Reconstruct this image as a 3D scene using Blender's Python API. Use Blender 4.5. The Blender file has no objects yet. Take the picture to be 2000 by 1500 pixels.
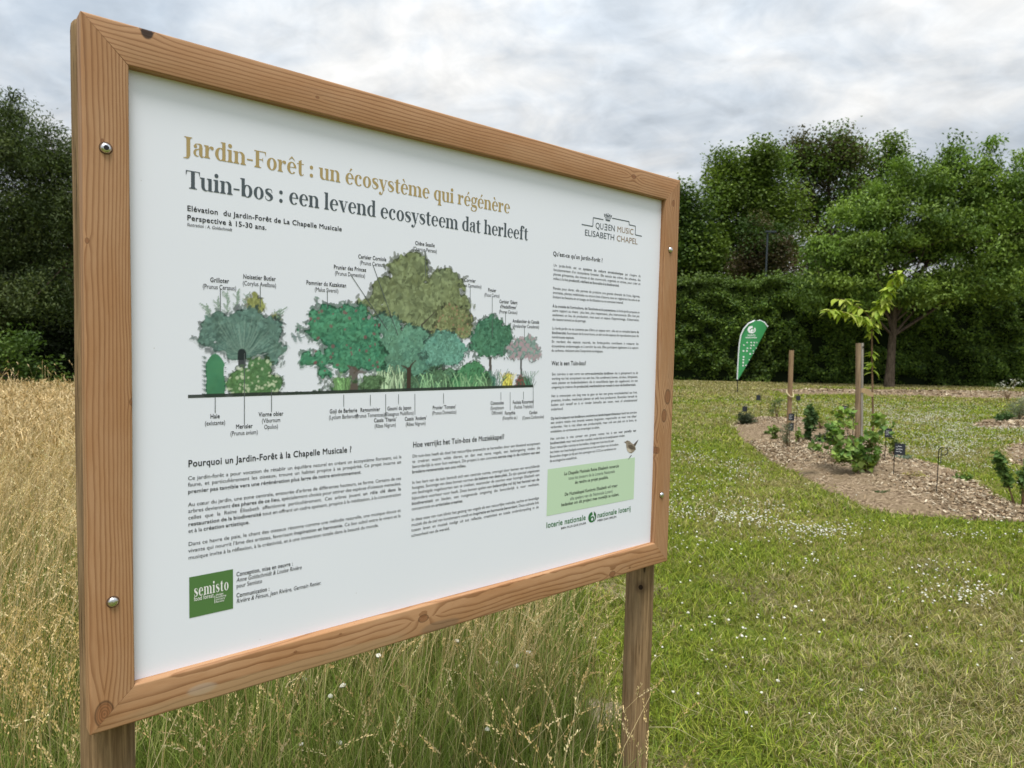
import bpy, math, random
import numpy as np
from mathutils import Matrix, Vector

random.seed(7)
RNG = np.random.default_rng(11)
scene = bpy.context.scene
COL = scene.collection

# ------------------------------------------------------------------ camera
PITCH, ROLL, F_PX, CAM_H = 0.05624, 0.02139, 1350.0, 1.55
cp, sp, cr, sr = math.cos(PITCH), math.sin(PITCH), math.cos(ROLL), math.sin(ROLL)
fwd = np.array([0, cp, -sp]); up0 = np.array([0, sp, cp]); rt0 = np.array([1.0, 0, 0])
RT = cr * rt0 + sr * up0
UP = cr * up0 - sr * rt0
cam_data = bpy.data.cameras.new("camera")
cam = bpy.data.objects.new("camera", cam_data)
COL.objects.link(cam)
M = Matrix(((RT[0], UP[0], -fwd[0], 0), (RT[1], UP[1], -fwd[1], 0), (RT[2], UP[2], -fwd[2], CAM_H), (0, 0, 0, 1)))
cam.matrix_world = M
cam_data.sensor_width = 36.0
cam_data.lens = F_PX / 2000 * 36.0
cam_data.clip_start = 0.05
cam_data.clip_end = 3000
cam_data.dof.use_dof = True
cam_data.dof.focus_distance = 1.75
cam_data.dof.aperture_fstop = 24.3 / 3.4
scene.camera = cam

# ------------------------------------------------------------------ exposure, sun, sky
vs = scene.view_settings
vs.view_transform = 'Standard'; vs.look = 'None'; vs.gamma = 1.0; vs.use_curve_mapping = False
vs.exposure = 0.24
scene.cycles.max_bounces = 6
scene.cycles.transparent_max_bounces = 4
scene.cycles.use_denoising = True

SUN_DIR = Vector((0.02, -0.36, 0.95)).normalized()          # towards the sun
sd = bpy.data.lights.new("sun", 'SUN')
sd.energy = 3.2
sd.angle = math.radians(20)
sd.color = (1.0, 0.97, 0.93)
sun = bpy.data.objects.new("sun", sd)
sun.rotation_euler = SUN_DIR.to_track_quat('Z', 'Y').to_euler()
sun.location = (-10, -10, 30)
COL.objects.link(sun)


class S:
    """a node socket with arithmetic"""
    def __init__(s, nt, sock): s.nt, s.s = nt, sock
    def _m(s, op, *a, clamp=False):
        n = s.nt.nodes.new('ShaderNodeMath'); n.operation = op; n.use_clamp = clamp
        for i, x in enumerate((s,) + a):
            if isinstance(x, S): s.nt.links.new(x.s, n.inputs[i])
            else: n.inputs[i].default_value = float(x)
        return S(s.nt, n.outputs[0])
    def __add__(s, o): return s._m('ADD', o)
    def __sub__(s, o): return s._m('SUBTRACT', o)
    def __mul__(s, o): return s._m('MULTIPLY', o)
    def __truediv__(s, o): return s._m('DIVIDE', o)
    def __pow__(s, o): return s._m('POWER', o)
    __radd__ = __add__
    __rmul__ = __mul__
    def neg(s): return s * -1.0
    def rsub(s, c): return (s * -1.0) + c
    def f(s, op, *a): return s._m(op, *a)
    def clamp(s): return s._m('ADD', 0.0, clamp=True)
    def smooth(s, a, b):
        n = s.nt.nodes.new('ShaderNodeMapRange'); n.interpolation_type = 'SMOOTHSTEP'
        s.nt.links.new(s.s, n.inputs[0]); n.inputs[1].default_value = a; n.inputs[2].default_value = b
        return S(s.nt, n.outputs[0])


class G:
    """small node graph builder"""
    def __init__(g, nt):
        g.nt = nt; g.L = nt.links.new
    def n(g, t, **kw):
        x = g.nt.nodes.new(t)
        for k, v in kw.items(): setattr(x, k, v)
        return x
    def put(g, node, name, v):
        i = node.inputs[name]
        if isinstance(v, S): g.L(v.s, i)
        elif hasattr(v, 'is_output'): g.L(v, i)
        else: i.default_value = v
    def coord(g, which='Object'):
        return g.n('ShaderNodeTexCoord').outputs[which]
    def sep(g, vec):
        n = g.n('ShaderNodeSeparateXYZ'); g.L(vec, n.inputs[0])
        return [S(g.nt, o) for o in n.outputs]
    def comb(g, x, y, z):
        n = g.n('ShaderNodeCombineXYZ')
        for i, v in enumerate((x, y, z)): g.put(n, i, v)
        return n.outputs[0]
    def noise(g, vec, scale=1.0, detail=4.0, rough=0.5, dist=0.0, out='Fac'):
        n = g.n('ShaderNodeTexNoise'); g.L(vec, n.inputs['Vector'])
        n.inputs['Scale'].default_value = scale; n.inputs['Detail'].default_value = detail
        n.inputs['Roughness'].default_value = rough; n.inputs['Distortion'].default_value = dist
        return S(g.nt, n.outputs[0]) if out == 'Fac' else n.outputs[1]
    def voro(g, vec, scale, out='Distance', feature='F1'):
        n = g.n('ShaderNodeTexVoronoi', feature=feature); g.L(vec, n.inputs['Vector']); n.inputs['Scale'].default_value = scale
        return S(g.nt, n.outputs[out]) if out == 'Distance' else n.outputs[out]
    def mapping(g, vec, scale=(1, 1, 1), loc=(0, 0, 0)):
        n = g.n('ShaderNodeMapping'); g.L(vec, n.inputs[0]); n.inputs['Scale'].default_value = scale; n.inputs['Location'].default_value = loc
        return n.outputs[0]
    def mix(g, fac, a, b, mode='MIX'):
        n = g.n('ShaderNodeMix', data_type='RGBA', blend_type=mode)
        g.put(n, 0, fac)
        for idx, v in ((6, a), (7, b)):
            if isinstance(v, (tuple, list)): n.inputs[idx].default_value = (*v[:3], 1)
            elif isinstance(v, S): g.L(v.s, n.inputs[idx])
            else: g.L(v, n.inputs[idx])
        return n.outputs[2]
    def attr(g, name='Col'):
        return g.n('ShaderNodeAttribute', attribute_name=name).outputs['Color']
    def bump(g, h, strength=0.3, dist=0.01):
        n = g.n('ShaderNodeBump'); g.L(h.s, n.inputs['Height']); n.inputs['Strength'].default_value = strength; n.inputs['Distance'].default_value = dist
        return n.outputs[0]


def mat(name):
    m = bpy.data.materials.new(name); m.use_nodes = True
    nt = m.node_tree; nt.nodes.clear()
    g = G(nt)
    out = g.n('ShaderNodeOutputMaterial')
    return m, g, out


def principled(g, out, color, rough=0.7, normal=None, metal=0.0, spec=0.3):
    b = g.n('ShaderNodeBsdfPrincipled')
    if isinstance(color, (tuple, list)): b.inputs['Base Color'].default_value = (*color[:3], 1)
    else: g.L(color.s if isinstance(color, S) else color, b.inputs['Base Color'])
    g.put(b, 'Roughness', rough); g.put(b, 'Metallic', metal); g.put(b, 'Specular IOR Level', spec)
    if normal is not None: g.L(normal, b.inputs['Normal'])
    g.L(b.outputs[0], out.inputs[0])
    return b


# world: Nishita sky behind a procedural overcast cloud deck
w = bpy.data.worlds.new("World"); scene.world = w; w.use_nodes = True
nt = w.node_tree; nt.nodes.clear(); g = G(nt)
wo = g.n('ShaderNodeOutputWorld'); bg = g.n('ShaderNodeBackground'); g.L(bg.outputs[0], wo.inputs[0])
sky = g.n('ShaderNodeTexSky', sky_type='NISHITA')
sky.sun_disc = False
sky.sun_elevation = math.asin(SUN_DIR.z)
sky.sun_rotation = math.atan2(SUN_DIR.x, SUN_DIR.y)
d = g.coord('Generated')
dx, dy, dz = g.sep(d)
zz = dz.f('MAXIMUM', 0.0) + 0.30
px_, py_ = dx / zz, dy / zz
pv = g.comb(px_, py_ * 1.0, 0.0)
n1 = g.noise(g.mapping(pv, (1.0, 1.15, 1), (3.1, 1.7, 0)), 1.25, 8, 0.55, 0.35)
n2 = g.noise(g.mapping(pv, (1.0, 1.2, 1), (8.0, 2.2, 0)), 3.4, 7, 0.55, 0.5)
n4 = g.noise(g.mapping(pv, (1.0, 1.1, 1), (2.0, 7.2, 0)), 9.0, 5, 0.55, 0.6)
n3 = g.noise(g.mapping(pv, (1, 1, 1), (0.4, 5.0, 0)), 0.42, 3, 0.5)
lum = dz.f('MAXIMUM', 0.0) * 1.22 + 0.47
tex = (n1 - 0.5) * 1.0 + (n2 - 0.5) * 1.05 + (n4 - 0.5) * 0.55 + 1.0
cl = lum * tex * 8.0
tint = g.mix((n1 * 0.6 + n2 * 0.4).smooth(0.42, 0.60), (0.87, 0.965, 1.07), (1.0, 1.0, 0.99))
ccol = g.mix(1.0, tint, g.comb(cl, cl, cl), 'MULTIPLY')
cover = (n1 * 0.55 + n3 * 0.45).smooth(0.36, 0.50)
skyc = g.mix(1.0, sky.outputs[0], (0.62, 0.62, 0.62), 'MULTIPLY')
skyc = g.mix(0.55, skyc, (4.6, 5.9, 7.3))
fin = g.mix(cover * 0.60 + 0.40, skyc, ccol)
g.L(fin, bg.inputs[0])
bg.inputs[1].default_value = 0.1


# ------------------------------------------------------------------ helpers
def ray(px, py):
    a = (np.asarray(px, float) - 1000) / F_PX; b = (np.asarray(py, float) - 750) / F_PX
    xx = cr * a + sr * b; yy = -sr * a + cr * b
    return np.stack([xx, cp - yy * sp, -sp - yy * cp], -1)
C0 = np.array([0, 0, CAM_H])
def at(px, py, Y):
    """point of the photo's ray at distance Y ahead"""
    r = ray(px, py); return C0 + r * (Y / r[..., 1:2] if r.ndim > 1 else Y / r[1])
def ground(px, py, z=0.0):
    r = ray(px, py); return C0 + r * ((z - CAM_H) / r[..., 2:3] if r.ndim > 1 else (z - CAM_H) / r[2])


class MB:
    def __init__(s): s.v, s.f, s.c, s.mi, s.n, s.sm = [], [], [], [], 0, []
    def add(s, v, f, col=None, mi=0, smooth=False):
        v = np.asarray(v, float).reshape(-1, 3); f = np.asarray(f, int)
        if len(f) == 0: return
        s.v.append(v); s.f.append(f + s.n); s.n += len(v)
        c = np.ones((len(v), 3)) if col is None else np.broadcast_to(np.asarray(col, float), (len(v), 3))
        s.c.append(c); s.mi.append(np.full(len(f), mi)); s.sm.append(np.full(len(f), smooth))
    def tube(s, pts, rad, n=8, col=None, mi=0, cap=True, smooth=True):
        pts = np.asarray(pts, float); k = len(pts); rad = np.broadcast_to(np.asarray(rad, float), (k,))
        t = np.gradient(pts, axis=0); t /= np.linalg.norm(t, axis=1)[:, None] + 1e-12
        ref = np.array([0, 0, 1.0]) if abs(t[0, 2]) < 0.9 else np.array([1.0, 0, 0])
        vs_ = []
        for i in range(k):
            a = np.cross(ref, t[i]); a /= np.linalg.norm(a) + 1e-12; b = np.cross(t[i], a); ref = np.cross(a, t[i]) * -1 if False else ref
            th = np.arange(n) * 2 * np.pi / n
            vs_.append(pts[i] + rad[i] * (np.cos(th)[:, None] * a + np.sin(th)[:, None] * b))
        v = np.concatenate(vs_)
        i, j = np.meshgrid(np.arange(k - 1), np.arange(n), indexing='ij'); j2 = (j + 1) % n
        f = np.stack([i * n + j, i * n + j2, (i + 1) * n + j2, (i + 1) * n + j], -1).reshape(-1, 4)
        s.add(v, f, col, mi, smooth)
        if cap:
            for e, sg in ((0, -1), (k - 1, 1)):
                cen = v[e * n:(e + 1) * n].mean(0)
                vv = np.concatenate([v[e * n:(e + 1) * n], cen[None]])
                ff = [[q, (q + 1) % n, n] if sg > 0 else [(q + 1) % n, q, n] for q in range(n)]
                s.add(vv, ff, col if col is None or np.ndim(col) == 1 else None, mi)
    def box(s, c, size, col=None, mi=0, R=None):
        c = np.asarray(c, float); h = np.asarray(size, float) / 2
        v = np.array([[x, y, z] for x in (-1, 1) for y in (-1, 1) for z in (-1, 1)]) * h
        if R is not None: v = v @ np.asarray(R).T
        s.add(v + c, [[0, 1, 3, 2], [4, 6, 7, 5], [0, 4, 5, 1], [2, 3, 7, 6], [0, 2, 6, 4], [1, 5, 7, 3]], col, mi)
    def build(s, name, mats, parent=None, col=False):
        me = bpy.data.meshes.new(name)
        v = np.concatenate(s.v); me.vertices.add(len(v)); me.vertices.foreach_set('co', v.astype(np.float32).ravel())
        tot = np.concatenate([np.full(len(f), f.shape[1]) for f in s.f])
        lv = np.concatenate([f.ravel() for f in s.f])
        me.loops.add(len(lv)); me.loops.foreach_set('vertex_index', lv.astype(np.int32))
        me.polygons.add(len(tot))
        st = np.concatenate([[0], np.cumsum(tot)[:-1]])
        me.polygons.foreach_set('loop_start', st.astype(np.int32))
        me.polygons.foreach_set('material_index', np.concatenate(s.mi).astype(np.int32))
        me.polygons.foreach_set('use_smooth', np.concatenate(s.sm))
        me.update(calc_edges=True)
        if col:
            a = me.color_attributes.new('Col', 'FLOAT_COLOR', 'POINT')
            c = np.concatenate(s.c); c = np.concatenate([c, np.ones((len(c), 1))], 1)
            a.data.foreach_set('color', c.astype(np.float32).ravel())
        for m in (mats if isinstance(mats, (list, tuple)) else [mats]): me.materials.append(m)
        o = bpy.data.objects.new(name, me); COL.objects.link(o)
        if parent is not None: o.parent = parent
        return o


def tag(o, label=None, cat=None, group=None, kind=None):
    if label: o['label'] = label
    if cat: o['category'] = cat
    if group: o['group'] = group
    if kind: o['kind'] = kind
    return o
def empty(name, loc, label, cat, group=None, rz=0.0):
    o = bpy.data.objects.new(name, None); COL.objects.link(o)
    o.location = loc; o.rotation_euler = (0, 0, rz); o.empty_display_size = 0.1
    return tag(o, label, cat, group)
def rebase(mb, loc):
    """shift a builder's points so that they are local to loc"""
    mb.v = [v - np.asarray(loc, float) for v in mb.v]; return mb
def vnoise(n0, n1, cells, seed):
    """smooth value noise on an n0 x n1 grid"""
    r = np.random.default_rng(seed)
    a, b = max(2, int(cells * n0 / max(n0, n1)) + 2), max(2, int(cells * n1 / max(n0, n1)) + 2)
    gr = r.random((a, b))
    x = np.linspace(0, a - 1.001, n0); y = np.linspace(0, b - 1.001, n1)
    xi = x.astype(int); yi = y.astype(int); fx = (x - xi)[:, None]; fy = (y - yi)[None]
    fx = fx * fx * (3 - 2 * fx); fy = fy * fy * (3 - 2 * fy)
    g00 = gr[np.ix_(xi, yi)]; g10 = gr[np.ix_(xi + 1, yi)]; g01 = gr[np.ix_(xi, yi + 1)]; g11 = gr[np.ix_(xi + 1, yi + 1)]
    return g00 * (1 - fx) * (1 - fy) + g10 * fx * (1 - fy) + g01 * (1 - fx) * fy + g11 * fx * fy
_NT = np.random.default_rng(5).random((256, 256))
def fnoise(x, y, s):
    """value noise at scattered points"""
    x = np.asarray(x) * s; y = np.asarray(y) * s
    xi = np.floor(x).astype(int); yi = np.floor(y).astype(int); fx = x - xi; fy = y - yi
    fx = fx * fx * (3 - 2 * fx); fy = fy * fy * (3 - 2 * fy)
    a = _NT[xi % 256, yi % 256]; b = _NT[(xi + 1) % 256, yi % 256]; c = _NT[xi % 256, (yi + 1) % 256]; e = _NT[(xi + 1) % 256, (yi + 1) % 256]
    return a * (1 - fx) * (1 - fy) + b * fx * (1 - fy) + c * (1 - fx) * fy + e * fx * fy
def inpoly(x, y, poly):
    poly = np.asarray(poly); r = np.zeros(len(x), bool); j = len(poly) - 1
    for i in range(len(poly)):
        xi, yi = poly[i]; xj, yj = poly[j]
        c = ((yi > y) != (yj > y)) & (x < (xj - xi) * (y - yi) / (yj - yi + 1e-12) + xi)
        r ^= c; j = i
    return r
def lin(r, g_=None, b=None):
    a = np.array([r, g_, b], float) / 255 if g_ is not None else np.asarray(r, float) / 255
    return np.where(a <= 0.04045, a / 12.92, ((a + 0.055) / 1.055) ** 2.4)


# ------------------------------------------------------------------ materials
def m_leaf(name, trans=0.35, rough=0.55, spec=0.25):
    m, g, out = mat(name)
    c = g.attr()
    b = g.n('ShaderNodeBsdfPrincipled'); g.L(c, b.inputs['Base Color']); b.inputs['Roughness'].default_value = rough
    b.inputs['Specular IOR Level'].default_value = spec
    t = g.n('ShaderNodeBsdfTranslucent'); g.L(g.mix(1.0, c, (1.0, 1.05, 0.6), 'MULTIPLY'), t.inputs[0])
    mx = g.n('ShaderNodeMixShader'); mx.inputs[0].default_value = trans
    g.L(b.outputs[0], mx.inputs[1]); g.L(t.outputs[0], mx.inputs[2]); g.L(mx.outputs[0], out.inputs[0])
    return m
LEAF = m_leaf('foliage')
GRASS = m_leaf('grass_blade', 0.35, 0.6, 0.12)
STRAW = m_leaf('dry_grass', 0.3, 0.7, 0.2)
def m_plain(name, col, rough=0.6, metal=0.0, spec=0.3, var=0.12, scale=40):
    m, g, out = mat(name)
    v = g.noise(g.coord(), scale, 4, 0.6)
    c = g.mix(v, tuple(x * (1 - var) for x in col), tuple(min(1, x * (1 + var)) for x in col))
    principled(g, out, c, rough, None, metal, spec); return m
def m_attr(name, rough=0.8, spec=0.2, bump=0.0, bscale=200):
    m, g, out = mat(name)
    nb = g.bump(g.noise(g.coord(), bscale, 4, 0.6), bump, 0.004) if bump else None
    principled(g, out, g.attr(), rough, nb, 0, spec); return m
def m_bark(name, a, b, scale=6):
    m, g, out = mat(name)
    o = g.coord()
    n = g.noise(g.mapping(o, (1, 1, 0.18)), scale * 4, 6, 0.65, 0.4)
    n2 = g.noise(o, scale * 0.6, 3, 0.5)
    c = g.mix((n * 0.75 + n2 * 0.25).smooth(0.33, 0.66), a, b)
    principled(g, out, c, 0.9, g.bump(n, 0.6, 0.02), 0, 0.1); return m
BARK = m_bark('bark', (0.035, 0.026, 0.018), (0.13, 0.10, 0.075))
TWIG = m_bark('young_bark', (0.10, 0.06, 0.035), (0.26, 0.17, 0.10), 30)
WHITE_MAX = 0.80


def m_rail(name, freq, bend, knots, tone, seed, warp=1.0, stains=()):
    """fir plank: growth rings running along local x, bent round the knots"""
    m, g, out = mat(name)
    o = g.coord()
    x, y, z = g.sep(o)
    lo = g.noise(g.comb(x * 1.6 + seed, y * 5.0, z * 5.0), 1.0, 3, 0.5)
    mi = g.noise(g.comb(x * 9.0 + seed, y * 40.0, z * 40.0), 1.0, 3, 0.55)
    r = y + (y * y) * bend + z * 0.55 + (lo - 0.5) * (0.030 * warp) + (mi - 0.5) * (0.0042 * warp)
    kmask = None; kring = None
    for (kx, ky, rad, st) in knots:
        ddx = (x - kx) * 0.62; ddy = y - ky
        d2 = ddx * ddx + ddy * ddy
        dd = (d2 + 1e-9).f('SQRT')
        r = r + (d2 * (-1.0 / (2 * (rad * 1.9) ** 2))).f('EXPONENT') * (rad * st) * ddy.f('SIGN')
        k = dd.smooth(rad * 0.78, rad * 1.02).rsub(1.0)
        e = (dd - rad * 0.98).f('ABSOLUTE').smooth(0.0, rad * 0.18).rsub(1.0)
        rg = (dd * (26.0 / rad)).f('SINE') * 0.5 + 0.5
        kmask = k if kmask is None else kmask.f('MAXIMUM', k)
        kk = (e * 0.9).f('MAXIMUM', k * rg * 0.55)
        kring = kk if kring is None else kring.f('MAXIMUM', kk)
    ph = r * freq
    fr = ph.f('FRACT')
    late = fr.smooth(0.42, 0.93) * fr.smooth(0.93, 1.0).rsub(1.0)
    amp = g.noise(g.comb(x * 2.5, y * 30 + seed, z * 30), 1.0, 2, 0.5) * 0.9 + 0.35
    fib = g.noise(g.comb(x * 22.0, y * 900.0, z * 900.0), 1.0, 3, 0.7)
    blot = g.noise(g.comb(x * 4 + seed, y * 14, z * 14), 1.0, 4, 0.6)
    fleck = g.noise(g.comb(x * 60.0, y * 700.0, z * 300.0 + seed), 1.0, 2, 0.6).smooth(0.66, 0.78)
    t = np.array(tone)
    c = g.mix(blot.smooth(0.3, 0.7), tuple(t * np.array([1.04, 1.06, 1.10])), tuple(t * np.array([0.90, 0.82, 0.74])))
    c = g.mix((late * amp * 0.82).clamp(), c, tuple(t * np.array([0.42, 0.31, 0.22])))
    c = g.mix(fib.smooth(0.35, 0.75) * 0.20, c, tuple(t * np.array([0.55, 0.45, 0.36])))
    c = g.mix(fleck * 0.35, c, tuple(t * np.array([0.42, 0.30, 0.2])))
    gw = g.noise(g.comb(x * 3.0 + seed * 2, y * 22, z * 22), 1.0, 5, 0.65)
    c = g.mix(gw.smooth(0.55, 0.74) * 0.38, c, tuple(t * np.array([0.74, 0.82, 0.98])))
    c = g.mix(gw.smooth(0.30, 0.42).rsub(1.0) * 0.30, c, tuple(t * np.array([0.66, 0.55, 0.45])))
    if kmask is not None:
        c = g.mix(kmask * 0.6, c, tuple(t * np.array([0.62, 0.42, 0.32])))
        c = g.mix(kring * 0.8, c, (0.045, 0.022, 0.012))
    for (sx, sy, a, b, col, stg) in stains:
        q = ((x - sx) * (1 / a)) ** 2.0 + ((y - sy) * (1 / b)) ** 2.0 + (mi - 0.5) * 1.2
        c = g.mix(q.smooth(0.55, 1.15).rsub(1.0) * stg, c, col)
    h = late * 0.5 + fib * 0.5
    principled(g, out, c, 0.62, g.bump(h, 0.22, 0.0015), 0, 0.22)
    return m


def m_post(name, seed):
    m, g, out = mat(name)
    o = g.coord(); x, y, z = g.sep(o)
    ang = y.f('ARCTAN2', x)
    base = g.noise(g.comb(x * 9 + seed, y * 9, z * 2.2), 1.0, 5, 0.6)
    fib = g.noise(g.comb(x * 120, y * 120, z * 5.0 + seed), 1.0, 5, 0.7, 0.6)
    fine = g.noise(g.comb(x * 420, y * 420, z * 16.0), 1.0, 3, 0.7)
    wob = g.noise(g.comb(z * 3.0, seed, 0.0), 1.0, 4, 0.6)
    cr_ = None
    for a0, wd, am in ((-2.35, 0.016, 0.7), (-2.85, 0.012, 0.5), (0.9, 0.02, .5)):
        e = ((ang - a0) + (wob - 0.5) * am).f('ABSOLUTE').smooth(0.0, wd * 1.6).rsub(1.0)
        e = e * g.noise(g.comb(z * 5.0 + a0 * 9, seed, 0.0), 1.0, 3, 0.5).smooth(0.50, 0.60)
        cr_ = e if cr_ is None else cr_.f('MAXIMUM', e)
    c = g.mix(fib.smooth(0.3, 0.7), (0.135, 0.082, 0.040), (0.335, 0.222, 0.118))
    c = g.mix(base.smooth(0.50, 0.72) * 0.3, c, (0.30, 0.24, 0.16))
    c = g.mix(fine.smooth(0.5, 0.8) * 0.35, c, (0.09, 0.06, 0.036))
    c = g.mix(cr_, c, (0.02, 0.013, 0.008))
    vk = g.n('ShaderNodeTexVoronoi'); g.L(g.comb(ang * 0.9, z * 4.2 + seed, 0.0), vk.inputs['Vector']); vk.inputs['Scale'].default_value = 1.0
    kd = S(g.nt, vk.outputs['Distance'])
    c = g.mix(kd.smooth(0.05, 0.10).rsub(1.0) * 0.85, c, (0.03, 0.019, 0.012))
    if seed == 9:                                           # dark knot high on the far post, resin rings around it
        kz = BTOP - float(uv(1251, 1153, RT_)[1]); kn_ = (((ang + 2.40) * 0.045) ** 2.0 + ((z - kz) * 0.85) ** 2.0 + 1e-9).f('SQRT') + (wob - 0.5) * 0.004
        c = g.mix(kn_.smooth(0.010, 0.024).rsub(1.0) * 0.6, c, (0.10, 0.06, 0.035)); c = g.mix(kn_.smooth(0.006, 0.0085).rsub(1.0) * 0.9, c, (0.018, 0.011, 0.008))
    principled(g, out, c, 0.88, g.bump(fib * 0.6 + fine * 0.25 - cr_ * 1.2, 0.7, 0.004), 0, 0.12)
    return m

# ------------------------------------------------------------------ the information board
YAW, BX, BY, BTOP = 0.70703, -0.70586, 1.14154, 2.07214
BW, BH, RM, RT_, REC = 1.6, 1.2028, 0.0692, 0.040, 0.018
AXV = np.array([math.cos(YAW), math.sin(YAW), 0]); NAV = np.array([-math.sin(YAW), math.cos(YAW), 0])
BO = np.array([BX, BY, BTOP])
def uv(px, py, wd=REC):
    """board coordinates (metres right, metres down) of a spot on the board"""
    r = ray(px, py); P0 = BO + NAV * wd
    t = ((P0 - C0) @ NAV) / (r @ NAV)
    P = C0 + r * (t[..., None] if np.ndim(t) else t) - P0
    return np.stack([P @ AXV, -P[..., 2]], -1)

board = empty('information_board', (BX, BY, 0), 'big white information board in a fir wood frame on two round posts', 'information board', rz=YAW)

def rail_mesh(L, sgn):
    mb = MB(); b = 0.0035; prof = []
    for (cy, cz, a0) in ((b, b, 180), (RM - b, b, 270), (RM - b, RT_ - b, 0), (b, RT_ - b, 90)):
        for k in range(5):
            a = math.radians(a0 + k * 22.5); prof.append((cy + b * math.cos(a), cz + b * math.sin(a)))
    prof = np.array(prof); n = len(prof); K = 60; vs_ = []
    for i in range(K + 1):
        t = i / K
        x0 = prof[:, 0] + 0.0002; x1 = L - prof[:, 0] - 0.0002
        x = x0 + (x1 - x0) * t
        wy = prof[:, 0] + 0.0006 * np.sin(t * 9 + L * 3) * (prof[:, 0] > RM / 2)
        vs_.append(np.stack([x, sgn * wy, prof[:, 1]], -1))
    v = np.concatenate(vs_)
    i, j = np.meshgrid(np.arange(K), np.arange(n), indexing='ij'); j2 = (j + 1) % n
    f = np.stack([i * n + j, (i + 1) * n + j, (i + 1) * n + j2, i * n + j2], -1).reshape(-1, 4)
    if sgn < 0: f = f[:, ::-1]
    mb.add(v, f, smooth=True)
    e0 = list(range(n)); e1 = [K * n + q for q in range(n)]
    mb.add(v, [e0[::-1] if sgn < 0 else e0], smooth=False); mb.add(v, [e1 if sgn < 0 else e1[::-1]], smooth=False)
    return mb
def rail_knots(side, items):
    r = []
    for (px, py, rad, st) in items:
        u, v = uv(px, py, 0.0)
        x, y = {'t': (u, v), 'b': (u, -(BH - v)), 'l': (v, -u), 'r': (v, BW - u)}[side]
        r.append((float(x), float(y), rad, st))
    return r
TONE = (0.435, 0.249, 0.129)
kt = rail_knots('t', [(287, 58, 0.007, 1.2), (1238, 345, 0.006, 2.2), (620, 190, 0.0025, 1.0)])
kb = rail_knots('b', [(827, 1208, 0.0085, 2.4), (577, 1273, 0.0022, 1.2), (665, 1238, 0.0018, 1.2), (1196, 1121, 0.008, 1.6), (1230, 1109, 0.003, 1.0)])
kl = rail_knots('l', [(204, 1395, 0.014, 1.2), (258, 785, 0.004, 1.6), (170, 470, 0.003, 1.5), (200, 275, 0.0022, 1)])
kr = rail_knots('r', [(1315, 397, 0.006, 1.8), (1304, 775, 0.014, 1.6), (1297, 812, 0.012, 1.6), (1285, 880, 0.006, 2.0)])
def stain(side, px, py, a, b, col, s):
    (x, y, _, _), = rail_knots(side, [(px, py, 0, 0)]); return (x, y, a, b, col, s)
st_t = [stain('t', 287, 63, 0.010, 0.012, (0.018, 0.012, 0.01), 0.9)]
st_b = [stain('b', 395, 1345, 0.030, 0.012, (0.42, 0.36, 0.29), 0.45), stain('b', 860, 1222, 0.06, 0.014, (0.20, 0.14, 0.09), 0.5),
        stain('b', 560, 1310, 0.30, 0.016, (0.42, 0.30, 0.17), 0.4)]
RAILS = [('t', BW, 1, (0, 0, BTOP), ((1, 0, 0), (0, 0, -1), (0, 1, 0)), m_rail('fir_rail_top', 118, 2.0, kt, TONE, 2.0, 1.0, st_t), 'upper rail with a black knot at its top edge'),
         ('b', BW, -1, (0, 0, BTOP - BH), ((1, 0, 0), (0, 0, -1), (0, 1, 0)), m_rail('fir_rail_bottom', 96, 5.0, kb, tuple(np.array(TONE) * 1.02), 7.0, 1.9, st_b), 'lower rail with a ringed knot in its middle'),
         ('l', BH, -1, (0, 0, BTOP), ((0, 0, -1), (-1, 0, 0), (0, 1, 0)), m_rail('fir_rail_left', 84, -12.0, kl, tuple(np.array(TONE) * 1.0), 11.0, 1.7), 'wide looking near upright with straight grain'),
         ('r', BH, 1, (BW, 0, BTOP), ((0, 0, -1), (-1, 0, 0), (0, 1, 0)), m_rail('fir_rail_right', 110, 4.0, kr, tuple(np.array(TONE) * 0.97), 17.0, 1.2), 'far upright with brown knots')]
for (sd_, L, sgn, loc, cols, mt_, lab) in RAILS:
    o = rail_mesh(L, sgn).build('frame_rail', mt_, board)
    c = cols
    o.matrix_basis = Matrix(((c[0][0], c[1][0], c[2][0], loc[0]), (c[0][1], c[1][1], c[2][1], loc[1]), (c[0][2], c[1][2], c[2][2], loc[2]), (0, 0, 0, 1)))
    o['label'] = lab

# panel: white printed board, slightly glossy
m, g, out = mat('white_panel')
o_ = g.coord()
vn = g.noise(o_, 3.0, 3, 0.5); sp_ = g.noise(o_, 900, 2, 0.5)
c = g.mix(vn, (0.755, 0.782, 0.86), (0.79, 0.815, 0.89))
sk = g.voro(o_, 14.0).smooth(0.012, 0.02).rsub(1.0)
c = g.mix(sk * 0.45, c, (0.35, 0.33, 0.3))
principled(g, out, c, 0.42, g.bump(sp_, 0.06, 0.0004), 0, 0.35)
PANEL = m
mb = MB()
mb.box((BW / 2, REC + 0.002, BTOP - BH / 2), (BW - 2 * RM + 0.03, 0.004, BH - 2 * RM + 0.03))
panel = mb.build('panel', PANEL, board)

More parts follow.
